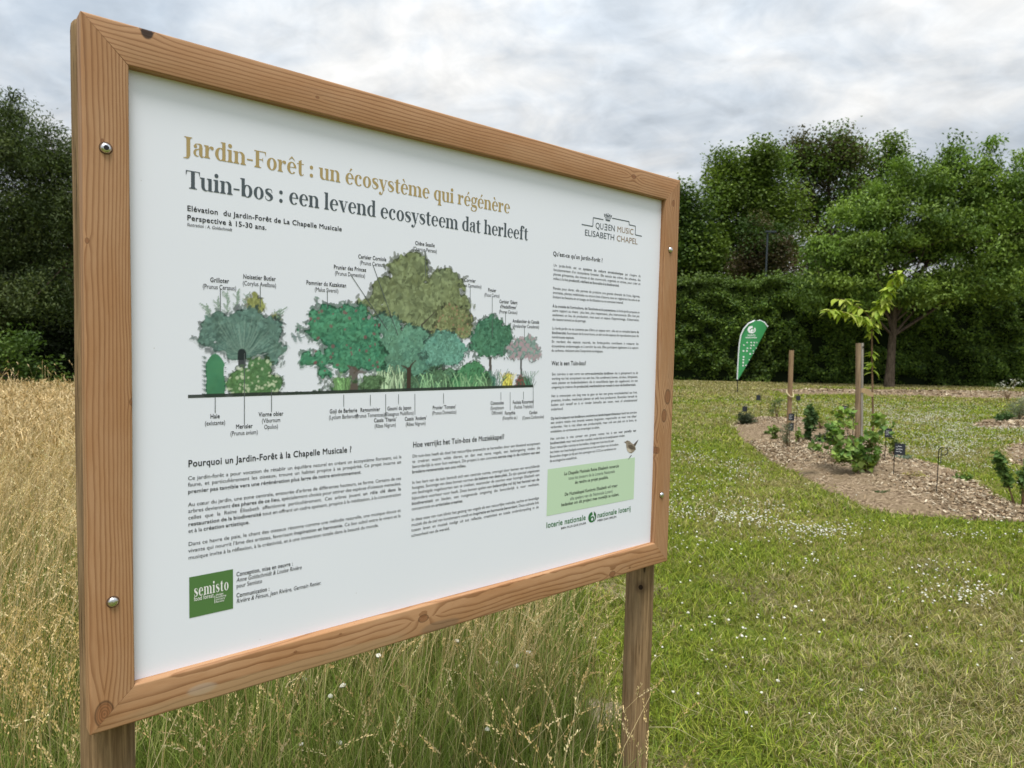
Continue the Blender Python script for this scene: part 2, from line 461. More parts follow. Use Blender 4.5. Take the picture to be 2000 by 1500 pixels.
# ---- lettering -------------------------------------------------------------
def flat_ink(name, col, rough=0.5):
    m, g, out = mat(name); principled(g, out, col, rough, None, 0, 0.3); return m
INK = {'black': flat_ink('ink_black', (0.018, 0.02, 0.024)), 'gold': flat_ink('ink_gold', tuple(lin(140, 122, 82) * 1.55)),
       'slate': flat_ink('ink_slate', (0.075, 0.095, 0.11)), 'green': flat_ink('ink_green', (0.03, 0.16, 0.05)),
       'white': flat_ink('ink_white', (0.80, 0.80, 0.78)), 'olive': flat_ink('ink_leaf_green', (0.085, 0.19, 0.055)),
       'mint': flat_ink('ink_mint', (0.52, 0.68, 0.49)), 'grey': flat_ink('ink_grey', (0.10, 0.12, 0.12)), 'tan': flat_ink('ink_tan', (0.30, 0.22, 0.15))}
INKS = list(INK); INKM = [INK[k] for k in INKS]
_gc = {}
def _txt_mesh(s, off):
    cu = bpy.data.curves.new('t', 'FONT'); cu.body = s; cu.size = 1.0; cu.dimensions = '2D'; cu.fill_mode = 'BOTH'
    cu.resolution_u = 3; cu.offset = off
    ob = bpy.data.objects.new('t', cu); COL.objects.link(ob)
    bpy.context.view_layer.update()
    dg = bpy.context.evaluated_depsgraph_get(); me = bpy.data.meshes.new_from_object(ob.evaluated_get(dg))
    n = len(me.vertices); v = np.zeros(n * 3); me.vertices.foreach_get('co', v); v = v.reshape(-1, 3)[:, :2]
    me.calc_loop_triangles(); f = np.zeros(len(me.loop_triangles) * 3, int); me.loop_triangles.foreach_get('vertices', f)
    bpy.data.objects.remove(ob); bpy.data.curves.remove(cu); bpy.data.meshes.remove(me)
    return v, f.reshape(-1, 3)
_bar = None
def glyph(ch, bold=False):
    global _bar
    k = (ch, bold)
    if k not in _gc:
        if _bar is None:
            v, _ = _txt_mesh('||', 0); _bar = v[:, 0].max() - v[:, 0].min()
        v, _ = _txt_mesh('|' + ch + '|', 0); adv = v[:, 0].max() - v[:, 0].min() - _bar
        if ch == ' ': gv, gf = np.zeros((0, 2)), np.zeros((0, 3), int)
        elif ch == 'M':                                     # an offset outline of M folds over itself: embolden by doubling
            gv, gf = _txt_mesh(ch, 0.0)
            if bold: gv, gf = np.concatenate([gv - [.013, 0], gv + [.013, 0]]), np.concatenate([gf, gf + len(gv)])
        else: gv, gf = _txt_mesh(ch, (0.012 if ch in 'WNmw&' else 0.018) if bold else 0.003)
        _gc[k] = (gv, gf, adv + (0.035 if bold else 0.0))
    return _gc[k]
def runs(s, bold=False):
    """'plain **bold**' -> list of (char, bold)"""
    r = []
    for i, p in enumerate(s.split('**')):
        for ch in p: r.append((ch, bold ^ (i % 2 == 1)))
    return r
class Print:
    """lettering in board coordinates, one mesh, one slot per ink; z-layers a few hundredths of a mm apart"""
    def __init__(s): s.mb = MB(); s.k = 0
    def poly(s, v, f, ink, lift=0.0):
        v = np.asarray(v); d = REC - 0.0004 - lift - (s.k % 7) * 0.00001; s.k += 1
        s.mb.add(np.stack([v[:, 0], np.full(len(v), d), BTOP - v[:, 1]], -1), f, mi=INKS.index(ink))
    def quad(s, pts, ink, lift=0.0): s.poly(np.array(pts), [list(range(len(pts)))][:1], ink, lift)
    def line(s, a, b, wd, ink, lift=0.0):
        a = np.array(a); b = np.array(b); t = (b - a) / np.linalg.norm(b - a); n = np.array([-t[1], t[0]]) * wd / 2
        s.poly(np.array([a - n, b - n, b + n, a + n]), [[0, 1, 2, 3]], ink, lift)
    def text(s, st, u0, v0, em, ink, width=None, sx=1.0, align='l', bold=False, justify=False, italic=0.0, lift=0.0, gl=glyph, sp=None, track=0.0):
        rs = runs(st, bold)
        adv = np.array([(gl(c, b)[2] + track) if c != ' ' or sp is None else sp / sx for c, b in rs])
        nat = adv.sum() * em
        extra = 0.0
        if width is not None:
            if justify:
                ns = sum(1 for c, b in rs if c == ' '); extra = (width - nat * sx) / max(ns, 1)
            else: sx = width / nat
        W_ = nat * sx + extra * sum(1 for c, b in rs if c == ' ')
        x = u0 if align == 'l' else u0 - W_ / 2 if align == 'c' else u0 - W_
        for (c, b), a in zip(rs, adv):
            gv, gf, _ = gl(c, b)
            if len(gf):
                s.poly(np.stack([x + (gv[:, 0] + gv[:, 1] * italic) * em * sx, v0 - gv[:, 1] * em], -1), gf, ink, lift)
            x += a * em * sx + (extra if c == ' ' else 0)
        return W_
    def block(s, lines, left, right_px, em, ink='black', minsp=0.24):
        """justified paragraph: lines of text (a trailing ~ marks an unjustified line), left = px of each baseline start"""
        L = np.array([uv(*p) for p in left]); u0 = L[:, 0].mean(); u1 = float(np.mean([uv(*p)[0] for p in right_px])); Wd = u1 - u0
        # even out the baselines with a straight fit per paragraph run
        sx = 9.0
        for ln in lines:
            rs = runs(ln.rstrip('~')); ch = sum(glyph(c, b)[2] for c, b in rs if c != ' ') * em; ns = sum(c == ' ' for c, b in rs)
            sx = min(sx, (Wd - ns * minsp * em * 0.9) / ch)
        for ln, (u, v) in zip(lines, L):
            s.text(ln.rstrip('~'), u0, v, em, ink, width=None if ln.endswith('~') else Wd, sx=sx, justify=not ln.endswith('~'), sp=minsp * 0.95)
    def done(s, name): return s.mb.build(name, INKM, panel)


# ---- high-contrast serif letters for the two titles, drawn stroke by stroke
XH, CAPH, ASC, DESC, STM, HAIR = 0.505, 0.70, 0.755, -0.235, 0.138, 0.032
class SG:
    def __init__(s): s.p = []; s.z = 0
    def quad(s, *pts): s.p.append((np.array(pts, float), [list(range(len(pts)))]))
    def rect(s, x0, y0, x1, y1): s.quad((x0, y0), (x1, y0), (x1, y1), (x0, y1))
    def strip(s, A, B):
        A = np.asarray(A); B = np.asarray(B); n = len(A)
        s.p.append((np.concatenate([A, B]), [[i, i + 1, n + i + 1, n + i] for i in range(n - 1)]))
    def ring(s, co, ro, ci, ri, a0=0, a1=360, n=36):
        a = np.radians(np.linspace(a0, a1, n))
        s.strip(np.stack([co[0] + ro[0] * np.cos(a), co[1] + ro[1] * np.sin(a)], 1), np.stack([ci[0] + ri[0] * np.cos(a), ci[1] + ri[1] * np.sin(a)], 1))
    def ball(s, x, y, r):
        a = np.linspace(0, 2 * np.pi, 25)[:-1]; s.p.append((np.stack([x + r * np.cos(a), y + r * np.sin(a)], 1), [list(range(24))]))
    def pen(s, pts, wd):
        """stroke along a smooth path with a width at each point"""
        pts = np.array(pts, float); k = len(pts); t = np.linspace(0, k - 1, 10 * (k - 1) + 1)
        def cr_(P):
            out = []
            for q in t:
                i = min(int(q), k - 2); f_ = q - i
                p0, p1, p2, p3 = P[max(i - 1, 0)], P[i], P[i + 1], P[min(i + 2, k - 1)]
                out.append(0.5 * (2 * p1 + (p2 - p0) * f_ + (2 * p0 - 5 * p1 + 4 * p2 - p3) * f_ ** 2 + (3 * p1 - p0 - 3 * p2 + p3) * f_ ** 3))
            return np.array(out)
        C = cr_(pts); Wd = cr_(np.array(wd, float)[:, None])[:, 0]
        T = np.gradient(C, axis=0); T /= np.linalg.norm(T, axis=1)[:, None]; N = np.stack([-T[:, 1], T[:, 0]], 1) * Wd[:, None] / 2
        s.strip(C + N, C - N)
    def serif(s, x0, x1, y, up=True, cx=None, w=STM):
        h = HAIR if up else -HAIR
        s.rect(x0, min(y, y + h), x1, max(y, y + h))
        if cx is not None:
            b = h * 2.0
            s.quad((cx - w / 2 - 0.035, y + h), (cx + w / 2 + 0.035, y + h), (cx + w / 2, y + h + b * 0.9), (cx - w / 2, y + h + b * 0.9))
    def stem(s, x, y0, y1, foot=True, head='flag', l=0.055, r=0.055):
        s.rect(x, y0, x + STM, y1)
        if foot: s.serif(x - l, x + STM + r, y0, True, x + STM / 2)
        if head == 'flag': s.quad((x - 0.06, y1 - HAIR), (x, y1 - 0.06), (x, y1), (x - 0.06, y1 - 0.008))
        if head == 'slab': s.serif(x - l, x + STM + r, y1, False, x + STM / 2)
    def arch(s, xl, top=XH):
        s.ring((xl + 0.115, top - 0.175), (0.175, 0.185), (xl + 0.062, top - 0.175), (0.09, 0.145), 0, 160)
def serif_glyph(ch, _b=False, _c={}):
    if ch in _c: return _c[ch]
    s = SG(); X = 0.06; adv = 0.3; x2 = X + STM
    base = {'ê': 'e', 'é': 'e', 'è': 'e'}.get(ch, ch)
    if base == ' ': adv = 0.235
    elif base in 'nhr' or base == 'm':
        s.stem(X, 0, ASC if base == 'h' else XH)
        if base == 'r':
            s.pen([(x2 - 0.01, 0.30), (x2 + 0.03, 0.43), (x2 + 0.12, 0.485)], [0.03, 0.035, 0.05]); s.ball(x2 + 0.135, 0.425, 0.07); adv = x2 + 0.225
        else:
            k = 2 if base == 'm' else 1; x = x2
            for i in range(k):
                s.arch(x); xr = x + 0.29 - STM
                s.rect(xr, 0, xr + STM, XH - 0.172); s.serif(xr - 0.05, xr + STM + 0.055, 0, True, xr + STM / 2); x = xr + STM
            adv = x + 0.065
    elif base == 'u':
        s.stem(X, 0.16, XH, foot=False); xr = x2 + 0.15
        s.ring((X + 0.175, 0.17), (0.175, 0.18), (X + 0.228, 0.17), (0.09, 0.14), 180, 340)
        s.stem(xr, 0, XH, foot=False); s.rect(xr + STM / 2, 0, xr + STM + 0.055, HAIR); adv = xr + STM + 0.07
    elif base == 'i':
        s.stem(X, 0, XH); s.ball(X + STM / 2, 0.665, 0.083); adv = x2 + 0.07
    elif base == 'l':
        s.stem(X, 0, ASC); adv = x2 + 0.07
    elif base in 'dqb':
        cx = 0.255 if base != 'b' else 0.315
        s.ring((cx, XH / 2), (0.22, 0.262), (cx + (0.012 if base != 'b' else -0.012), XH / 2), (0.092, 0.225))
        if base == 'd':
            s.stem(0.33, 0, ASC, foot=False); s.rect(0.40, 0, 0.33 + STM + 0.055, HAIR); adv = 0.53
        elif base == 'q':
            s.stem(0.33, DESC, XH, head=None); adv = 0.52
        else:
            s.stem(X, 0.02, ASC, foot=False); adv = 0.565
    elif base == 'o':
        s.ring((0.255, XH / 2), (0.225, 0.262), (0.255, XH / 2), (0.088, 0.228)); adv = 0.51
    elif base == 'e':
        s.ring((0.25, XH / 2), (0.22, 0.262), (0.262, XH / 2), (0.095, 0.228), 2, 318)
        s.rect(0.15, 0.262, 0.462, 0.262 + HAIR); adv = 0.48
    elif base == 'c':
        s.ring((0.25, XH / 2), (0.22, 0.262), (0.262, XH / 2), (0.10, 0.228), 52, 318); s.ball(0.345, 0.395, 0.068); adv = 0.45
    elif base == 's':
        s.pen([(0.345, 0.345), (0.325, 0.455), (0.22, 0.492), (0.10, 0.435), (0.115, 0.33), (0.25, 0.245), (0.335, 0.15), (0.27, 0.035), (0.16, 0.012), (0.065, 0.075), (0.05, 0.175)],
              [0.022, 0.03, 0.034, 0.095, 0.125, 0.145, 0.125, 0.06, 0.032, 0.03, 0.022]); adv = 0.40
    elif base == 'a':
        s.rect(0.26, 0.07, 0.26 + STM, 0.36); s.pen([(0.085, 0.375), (0.12, 0.465), (0.22, 0.492), (0.32, 0.46), (0.333, 0.34)], [0.05, 0.04, 0.034, 0.10, STM]); s.ball(0.115, 0.385, 0.066)
        s.ring((0.175, 0.14), (0.14, 0.148), (0.205, 0.14), (0.07, 0.115), 75, 300); s.pen([(0.19, 0.285), (0.27, 0.30)], [0.03, 0.03])
        s.pen([(0.33, 0.09), (0.36, 0.022), (0.42, 0.018), (0.445, 0.05)], [STM, 0.09, 0.032, 0.02]); adv = 0.45
    elif base == 't':
        s.rect(0.10, 0.11, 0.10 + STM, 0.62); s.rect(0.02, XH - HAIR, 0.345, XH); s.quad((0.10, XH), (0.10 + STM, XH), (0.10 + STM, 0.66), (0.19, 0.66))
        s.pen([(0.169, 0.13), (0.20, 0.035), (0.28, 0.016), (0.345, 0.075)], [STM, 0.10, 0.036, 0.024]); adv = 0.355
    elif base == 'f':
        s.stem(0.08, 0, 0.60, head=None); s.rect(0.01, XH - HAIR, 0.315, XH); s.pen([(0.149, 0.58), (0.175, 0.70), (0.26, 0.742), (0.33, 0.72)], [STM, 0.11, 0.034, 0.03]); s.ball(0.325, 0.675, 0.066); adv = 0.34
    elif base in 'vy':
        s.quad((0.04, XH), (0.195, XH), (0.335, 0.0), (0.225, 0.0)); s.quad((0.405, XH), (0.44, XH), (0.285, 0.0), (0.245, 0.0))
        s.serif(0.0, 0.245, XH, False); s.serif(0.345, 0.50, XH, False); adv = 0.49
        if base == 'y': s.pen([(0.268, 0.03), (0.215, -0.13), (0.15, -0.205), (0.09, -0.195)], [0.045, 0.036, 0.036, 0.04]); s.ball(0.085, -0.155, 0.068)
    elif base == 'g':
        s.ring((0.22, 0.345), (0.185, 0.17), (0.22, 0.345), (0.075, 0.137)); s.pen([(0.31, 0.44), (0.37, 0.495), (0.43, 0.50)], [0.03, 0.035, 0.05]); s.ball(0.42, 0.475, 0.05)
        s.pen([(0.12, 0.205), (0.075, 0.14), (0.11, 0.075), (0.23, 0.055), (0.36, 0.03), (0.40, -0.07), (0.33, -0.18), (0.20, -0.218), (0.07, -0.17), (0.05, -0.085), (0.12, 0.0)],
              [0.03, 0.05, 0.08, 0.12, 0.125, 0.09, 0.055, 0.035, 0.055, 0.065, 0.035]); adv = 0.45
    elif base == 'J':
        s.rect(0.12, -0.02, 0.12 + 0.15, CAPH); s.serif(0.04, 0.35, CAPH, False, 0.195, 0.15); s.pen([(0.195, 0.0), (0.16, -0.10), (0.08, -0.13), (0.0, -0.14)], [0.15, 0.10, 0.04, 0.03]); adv = 0.36
    elif base == 'T':
        s.rect(0.225, 0, 0.375, CAPH); s.serif(0.14, 0.46, 0, True, 0.30, 0.15); s.rect(0.02, CAPH - HAIR, 0.58, CAPH)
        s.quad((0.02, CAPH), (0.075, CAPH), (0.055, 0.60), (0.02, 0.50)); s.quad((0.58, CAPH), (0.525, CAPH), (0.545, 0.60), (0.58, 0.50)); adv = 0.575
    elif base == 'F':
        s.rect(0.10, 0, 0.25, CAPH); s.serif(0.03, 0.34, 0, True, 0.175, 0.15); s.serif(0.03, 0.30, CAPH, False); s.rect(0.2, CAPH - HAIR, 0.55, CAPH)
        s.quad((0.55, CAPH), (0.49, CAPH), (0.52, 0.60), (0.55, 0.50)); s.rect(0.24, 0.335, 0.42, 0.335 + HAIR); s.quad((0.42, 0.24), (0.42, 0.46), (0.385, 0.368), (0.385, 0.335)); adv = 0.565
    elif base == '-': s.rect(0.03, 0.225, 0.29, 0.285); adv = 0.32
    elif base == ':': s.ball(0.13, 0.075, 0.083); s.ball(0.13, 0.43, 0.083); adv = 0.26
    if ch == 'é': s.quad((0.225, 0.575), (0.26, 0.575), (0.385, 0.70), (0.30, 0.745))
    if ch == 'è': s.quad((0.285, 0.575), (0.25, 0.575), (0.125, 0.70), (0.21, 0.745))
    if ch == 'ê': s.quad((0.11, 0.585), (0.145, 0.585), (0.27, 0.69), (0.25, 0.75)); s.quad((0.40, 0.585), (0.365, 0.585), (0.24, 0.69), (0.26, 0.75))
    gv, gf, n = [], [], 0
    for (v, fs) in s.p:
        gv.append(v)
        for q in fs:
            for i in range(1, len(q) - 1): gf.append((q[0] + n, q[i] + n, q[i + 1] + n))
        n += len(v)
    r = (np.concatenate(gv) if gv else np.zeros((0, 2)), np.array(gf, int).reshape(-1, 3), adv)
    _c[ch] = r; r_parts = s.p
    _parts[ch] = s.p
    return r
_parts = {}

ti = Print()
def title(st, p0, p1, em, ink):
    a = uv(*p0); b = uv(*p1); wd = b[0] - a[0]; nat = sum(serif_glyph(c)[2] for c in st) * em; sx = wd / nat; x = a[0]
    v0 = (a[1] + b[1]) / 2
    for c in st:
        _, _, adv = serif_glyph(c)
        for i, (pv, pf) in enumerate(_parts[c]):
            pv = np.asarray(pv); d_ = REC - 0.0004 - i * 0.00002
            tri = [[q[0], q[k], q[k + 1]] for q in pf for k in range(1, len(q) - 1)]
            ti.mb.add(np.stack([x + pv[:, 0] * em * sx, np.full(len(pv), d_), BTOP - (v0 - pv[:, 1] * em)], -1), tri, mi=INKS.index(ink))
        x += adv * em * sx
em1 = (uv(363, 300)[1] - uv(363, 265)[1]) / 0.70
title('Jardin-Forêt : un écosystème qui régénère', (358, 300), (996, 417.5), em1, 'gold')
title('Tuin-bos : een levend ecosysteem dat herleeft', (362, 362), (1031, 473), em1 * 1.01, 'slate')
ti.done('title_lettering')

tx = Print()
def fit_line(st, p0, p1, em, ink='black', bold=False, italic=0.0, T=None, **k):
    a = uv(*p0); b = uv(*p1); (T or tx).text(st, a[0], (a[1] + b[1]) / 2, em, ink, width=b[0] - a[0], bold=bold, italic=italic, **k)
def vh(x, y0, y1): return float(uv(x, y1)[1] - uv(x, y0)[1])
fit_line('Elévation  du Jardin-Forêt de La Chapelle Musicale', (365, 410), (668, 453), vh(366, 399, 410) / 0.73, bold=True)
fit_line('Perspective à 15-30 ans.', (365, 430), (521, 449), vh(366, 419, 430) / 0.73, bold=True)
fit_line('Ilustration : A. Goldschmidt', (365, 441), (453, 452), vh(366, 434, 441) / 0.73, italic=0.2)
fit_line('Pourquoi un Jardin-Forêt à la Chapelle Musicale ?', (367, 910), (687, 884.5), vh(368, 897, 910) / 0.68, bold=True)
fit_line('Hoe verrijkt het Tuin-bos de Muziekkapel?', (806, 872.5), (985, 858.5), vh(806, 862, 872.5) / 0.68, bold=True)
fit_line("Qu'est-ce qu'un Jardin-Forêt ?", (1080, 499.5), (1177, 512), vh(1080, 491.5, 499.5) / 0.66, bold=True)
fit_line('Wat is een Tuin-bos?', (1077, 713), (1144.5, 713.5), vh(1078, 705, 713) / 0.66, bold=True)
FR = ['Ce jardin-forêt a pour vocation de rétablir un équilibre naturel en créant un écosystème florissant, où la', 'faune, et particulièrement les oiseaux, trouve un habitat propice à sa prospérité. Ce projet incarne **un**',
      '**premier pas tangible vers une régénération plus large de notre environnement**.~',
      "Au cœur du jardin, une zone centrale, entourée d'arbres de différentes hauteurs, se forme. Certains de ces", "arbres deviennent **des phares de ce lieu,** spécialement choisis pour attirer des espèces d'oiseaux menacées,",
      'celles que la Reine Elisabeth affectionne particulièrement. Ces arbres jouent **un rôle clé dans la**', '**restauration de la biodiversité** tout en offrant un cadre apaisant, propice à la méditation, à la concentration', 'et à la **création artistique**.~',
      'Dans ce havre de paix, le chant des oiseaux résonne comme une mélodie naturelle, une musique douce et', "vivante qui nourrit l'âme des artistes, favorisant **inspiration et harmonie.** Ce lien subtil entre le vivant et la", 'musique invite à la réflexion, à la créativité, et à une immersion totale dans la beauté du monde.~']
yb = [938, 950.5, 964, 989.5, 1002, 1015, 1028, 1041, 1066.5, 1079.5, 1093]
tx.block(FR, [(367.3, y) for y in yb], [(784, 897), (783, 960), (782, 1030)], vh(368, 938, 950.8) * 0.86)
NL = ['Dit tuin-bos heeft als doel het natuurlijke evenwicht te herstellen door een bloeiend ecosysteem', 'te creëren waarin wilde dieren, en dan met name vogels, een leefomgeving vinden die', 'bevorderlijk is voor hun welvaart. Dit project is een concrete **eerste stap in de richting van een**', '**bredere regeneratie van ons milieu.**~',
      'In het hart van de tuin bevindt zich een centrale ruimte, omringd door bomen van verschillende', 'hoogtes. Sommige van deze bomen vormen **de bakens van deze plek.** Ze zijn speciaal uitgekozen', 'om bedreigde vogelsoorten aan te trekken, waaronder de soorten waar koningin Elisabeth een', 'bijzondere voorkeur voor heeft. Deze bomen spelen een **belangrijke rol bij het herstel van de**', '**biodiversiteit** en bieden, een rustgevende omgeving die bevorderlijk is voor meditatie,', 'concentratie en **artistieke creaties**.~',
      'In deze oase van rust klinkt het gezang van vogels als een natuurlijke melodie, zachte en levendige', 'muziek die de ziel van kunstenaars voedt en **inspiratie en harmonie bevordert**. Deze subtiele link', 'tussen leven en muziek nodigt uit tot reflectie, creativiteit en totale onderdompeling in de', 'schoonheid van de wereld.~']
xb = [894, 904.5, 914.5, 924.7, 945.5, 955.5, 965.5, 976, 986.5, 997, 1018, 1028.2, 1038.5, 1049]
tx.block(NL, [(805.5 - (y - 894) * 0.018, y) for y in xb], [(1055, 870), (1053, 945)], vh(806, 894, 904.2) * 0.86)
R1 = ["Un jardin-forêt est un **système de culture agroécologique** qui s'inspire du", "fonctionnement d'un écosystème forestier. Elle associe des arbres, des arbustes, des", 'plantes grimpantes, des vivaces et des couvre-sols, organisés en strates, pour créer un', 'milieu à la fois **productif, résilient et favorable à la biodiversité**.~',
      'Pensée pour durer, elle permet de produire une grande diversité de fruits, légumes,', "aromates, plantes médicinales ou encore bois d'œuvre, tout en régénérant les sols et en", 'limitant les besoins en arrosage, en fertilisation ou en entretien intensif.~',
      "**À la croisée de l'agriculture, de l'écologie et du paysagisme**, la forêt-jardin propose un", "autre rapport au vivant : plus lent, plus respectueux, plus interconnecté. Elle n'est pas", "seulement un lieu de production, mais aussi un espace d'apprentissage, d'observation,", 'de ressourcement et de partage.~',
      "La forêt-jardin ne se contente pas d'être un espace vert ; elle est un véritable **havre de**", '**biodiversité**, fournissant de la nourriture, un abri et des espaces de reproduction pour de', 'nombreuses espèces.~', 'En recréant des espaces naturels, les forêts-jardins contribuent à restaurer les', 'écosystèmes endommagés et à enrichir les sols. Elles participent également à la capture', "du carbone, réduisant ainsi l'empreinte écologique.~"]
r1 = [520, 528.8, 537.4, 546, 565, 573.5, 582, 600, 608.4, 617, 625.7, 643.3, 652, 660.4, 669.2, 678, 686.7]
tx.block(R1, [(1080.2 - (y - 520) * 0.015, y) for y in r1], [(1251, 545), (1249, 600), (1247, 680)], vh(1080, 520, 528.7) * 0.86)
R2 = ['Een tuin-bos is een vorm van **agro-ecologische landbouw** dat is geïnspireerd op de', 'werking van het ecosysteem van een bos. Het combineert bomen, struiken, klimplanten,', 'vaste planten en bodembedekkers die in verschillende lagen zijn opgebouwd, om een', 'omgeving te creëren die **productief, veerkrachtig en gunstig is voor de biodiversiteit.**~',
      'Het is ontworpen om lang mee te gaan en kan een grote verscheidenheid aan fruit,', 'groenten, kruiden, medicinale planten en zelfs hout produceren. Bovendien herstelt de', 'bodem zich vanzelf en is er minder behoefte aan water, mest of arbeidsintensief', 'onderhoud.~',
      '**Op het kruispunt van landbouw, ecologie en landschapsarchitectuur** biedt het tuin-bos', 'een andere relatie met levende wezens: langzamer, respectvoller en meer met elkaar', 'verbonden. Het is niet alleen een productieplek, maar ook een plek om te leren, te', 'ontdekken, te vernieuwen en ervaringen te delen.~',
      'Het tuin-bos is niet zomaar een groene ruimte: het is een waar **paradijs van**', '**biodiversiteit**, waar veel soorten voedsel, onderdak en broedplaatsen vinden.~', 'Door natuurlijke ruimtes te herstellen, draagt een tuin-bos bij aan~', 'het helen van beschadigde ecosystemen en het verrijken van de bodem.~', 'Bovendien dragen ze bij aan het opvangen van CO2 en verkleinen zo~', 'de ecologische voetafdruk.~']
r2 = [733, 741.7, 750.3, 758.8, 775.8, 784.4, 793, 801.6, 819.6, 828, 836.6, 845.2, 859.4, 868, 876.6, 885.4, 894, 902.6]
tx.block(R2, [(1077 - (y - 733) * 0.017, y) for y in r2], [(1246, 731), (1243.5, 808), (1242, 846)], vh(1077, 733, 741.6) * 0.86)
# credits
for st, p0, p1, kw in (('Conception, mise en oeuvre :', (461.5, 1125), (572, 1105), dict(bold=True)), ('Anne Goldschmidt & Louise Rivière', (461.5, 1136.5), (589, 1112), dict(italic=0.2)), ('pour Semisto', (461.5, 1149), (512, 1138), {}),
                      ('Communication :', (461.5, 1166.5), (526.5, 1154), dict(bold=True)), ('Rivière & Féraux, Jean Rivière, Germain Renier.', (461.5, 1177.5), (627.5, 1142), dict(italic=0.2))):
    fit_line(st, p0, p1, vh(462, 1116.5, 1125.3) / 0.73, **kw)
# plant names with leader lines
LAB = [(429, 552, ['Grilloter'], ['(Prunus Cerasus)'], (430, 564, 430, 610), 1), (507, 546.5, ['Noisetier Butler'], ['(Corylus Avellana)'], (508, 559, 508, 600), 1), (638, 558.5, ['Pommier du Kazakstan'], ['(Malus Siversii)'], (639, 569, 639, 602), .92),
       (684, 528, ['Prunier des Princes'], ['(Prunus Domestica)'], (685, 537, 757, 645), .88), (727.5, 507.5, ['Cerisier Corniola'], ['(Prunus Cerasus)'], (728, 517, 777, 655), .86), (830, 480.5, ['Chêne Sessile'], ['(Quercus Petraea)'], (830.5, 489, 830.5, 540), .82),
       (918, 551, ['Cormier'], ['(Sorbus Domestica)'], (918, 560, 918, 620), .78), (961, 570, ['Figuier'], ['(Ficus Carica)'], (961, 579, 961, 660), .76), (993, 593, ["Cerisier 'Géant", "d'Hedelfingen'"], ['(Prunus Cerasus)'], (987, 609, 987, 640), .72), (1027.5, 631, ['Amélanchier du Canada'], ['(Amelanchier Canadensis)'], (1024, 640, 1024, 665), .7),
       (420, 817, ['Haie'], ['(existante)'], (420, 776, 420, 806), 1), (477, 836.5, ['Merisier'], ['(Prunus avium)'], (477, 690, 477, 828), 1), (529.5, 812.5, ['Viorne obier'], ['(Viburnum', 'Opulus)'], (530, 760, 530, 804), .98),
       (671, 806, ['Goji de Barbarie'], ['(Lycium Barbarum)'], (671, 771, 671, 794), .88), (723, 803.5, ['Ragouminier'], ['(Prunus Tomentosa)'], (723, 771, 723, 792), .86), (752.5, 823.5, ["Cassis 'Titania'"], ['(Ribes Nigrum)'], (753, 770, 753, 812), .85), (780, 800.5, ['Goumi du Japon'], ['(Elaeagnus Multiflora)'], (778, 770, 778, 789), .83),
       (812, 820.5, ["Cassis 'Andega'"], ['(Ribes Nigrum)'], (810, 769, 810, 810), .82), (868, 798.5, ["Prunier 'Tomano'"], ['(Prunus Domestica)'], (866, 768, 866, 788), .79), (971, 790, ['Consoudes'], ['(Symphytum', 'Officinale)'], (978, 766, 978, 781), .72), (996, 809.5, ['Forsythia'], ['(Forsythia sp.)'], (996, 766, 996, 801), .7),
       (1022, 788, ['Fuchsia Riccartonii'], ['(Fuchsia Triphylla)'], (1022, 765, 1022, 780), .7), (1041.5, 808.5, ['Cardon'], ['(Cynara Cardunculus)'], (1041, 756, 1041, 797), .69)]
for (lx, ly, bo, pl, ln, k) in LAB:
    p = uv(lx, ly); em = 0.0123; st = em * 1.02
    v = p[1]
    for s_ in bo: tx.text(s_, p[0], v, em, 'black', sx=0.72, align='c', bold=True); v += st
    for s_ in pl: tx.text(s_, p[0], v, em, 'black', sx=0.71, align='c'); v += st
    tx.line(uv(ln[0], ln[1]), uv(ln[2], ln[3]), 0.0013, 'grey', lift=0.0005)
# thanks box and lottery mark
tl, tr_, brr, bl = uv(1069.5, 915.5), uv(1240, 894), uv(1237.3, 975), uv(1067.5, 1007)
u0, u1, v0, v1 = (tl[0] + bl[0]) / 2, (tr_[0] + brr[0]) / 2, (tl[1] + tr_[1]) / 2, (bl[1] + brr[1]) / 2
tx.quad([(u0, v1), (u1, v1), (u1, v0), (u0, v0)], 'mint')
for st, p0, p1, ik, bo in (('La Chapelle Musicale Reine Elisabeth remercie', (1101.5, 928), (1208.5, 912.5), 'black', True), ('tous les joueurs de la Loterie Nationale', (1110, 936), (1200.5, 924), 'grey', False), ('de rendre ce projet possible.', (1122.5, 944.5), (1188, 935), 'black', True),
                           ('De Muziekkapel Koningin Elisabeth wil graag', (1102.5, 968), (1205.5, 951), 'black', True), ('alle spelers van de Nationale Loterij', (1113, 976), (1196, 962.5), 'grey', False), ('bedanken om dit project mee mogelijk te maken.', (1096, 988.5), (1209, 968), 'black', True)):
    fit_line(st, p0, p1, vh(1110, 920.5, 927) / 0.73, ik, bold=bo, lift=0.0003)
fit_line('loterie nationale', (1066.5, 1031), (1144, 1015.5), vh(1070, 1018.5, 1030) / 0.73, 'green', bold=True)
fit_line('BIEN PLUS QUE JOUER', (1095.5, 1033.5), (1144.5, 1023.5), vh(1096, 1029, 1033) / 0.73, 'black', bold=True)
fit_line('nationale loterij', (1166.5, 1010.5), (1232, 998), vh(1168, 1000, 1010.5) / 0.73, 'green', bold=True)
fit_line('MEER DAN SPELEN', (1166.5, 1018.5), (1204, 1011), vh(1168, 1014.5, 1018.5) / 0.73, 'black', bold=True)
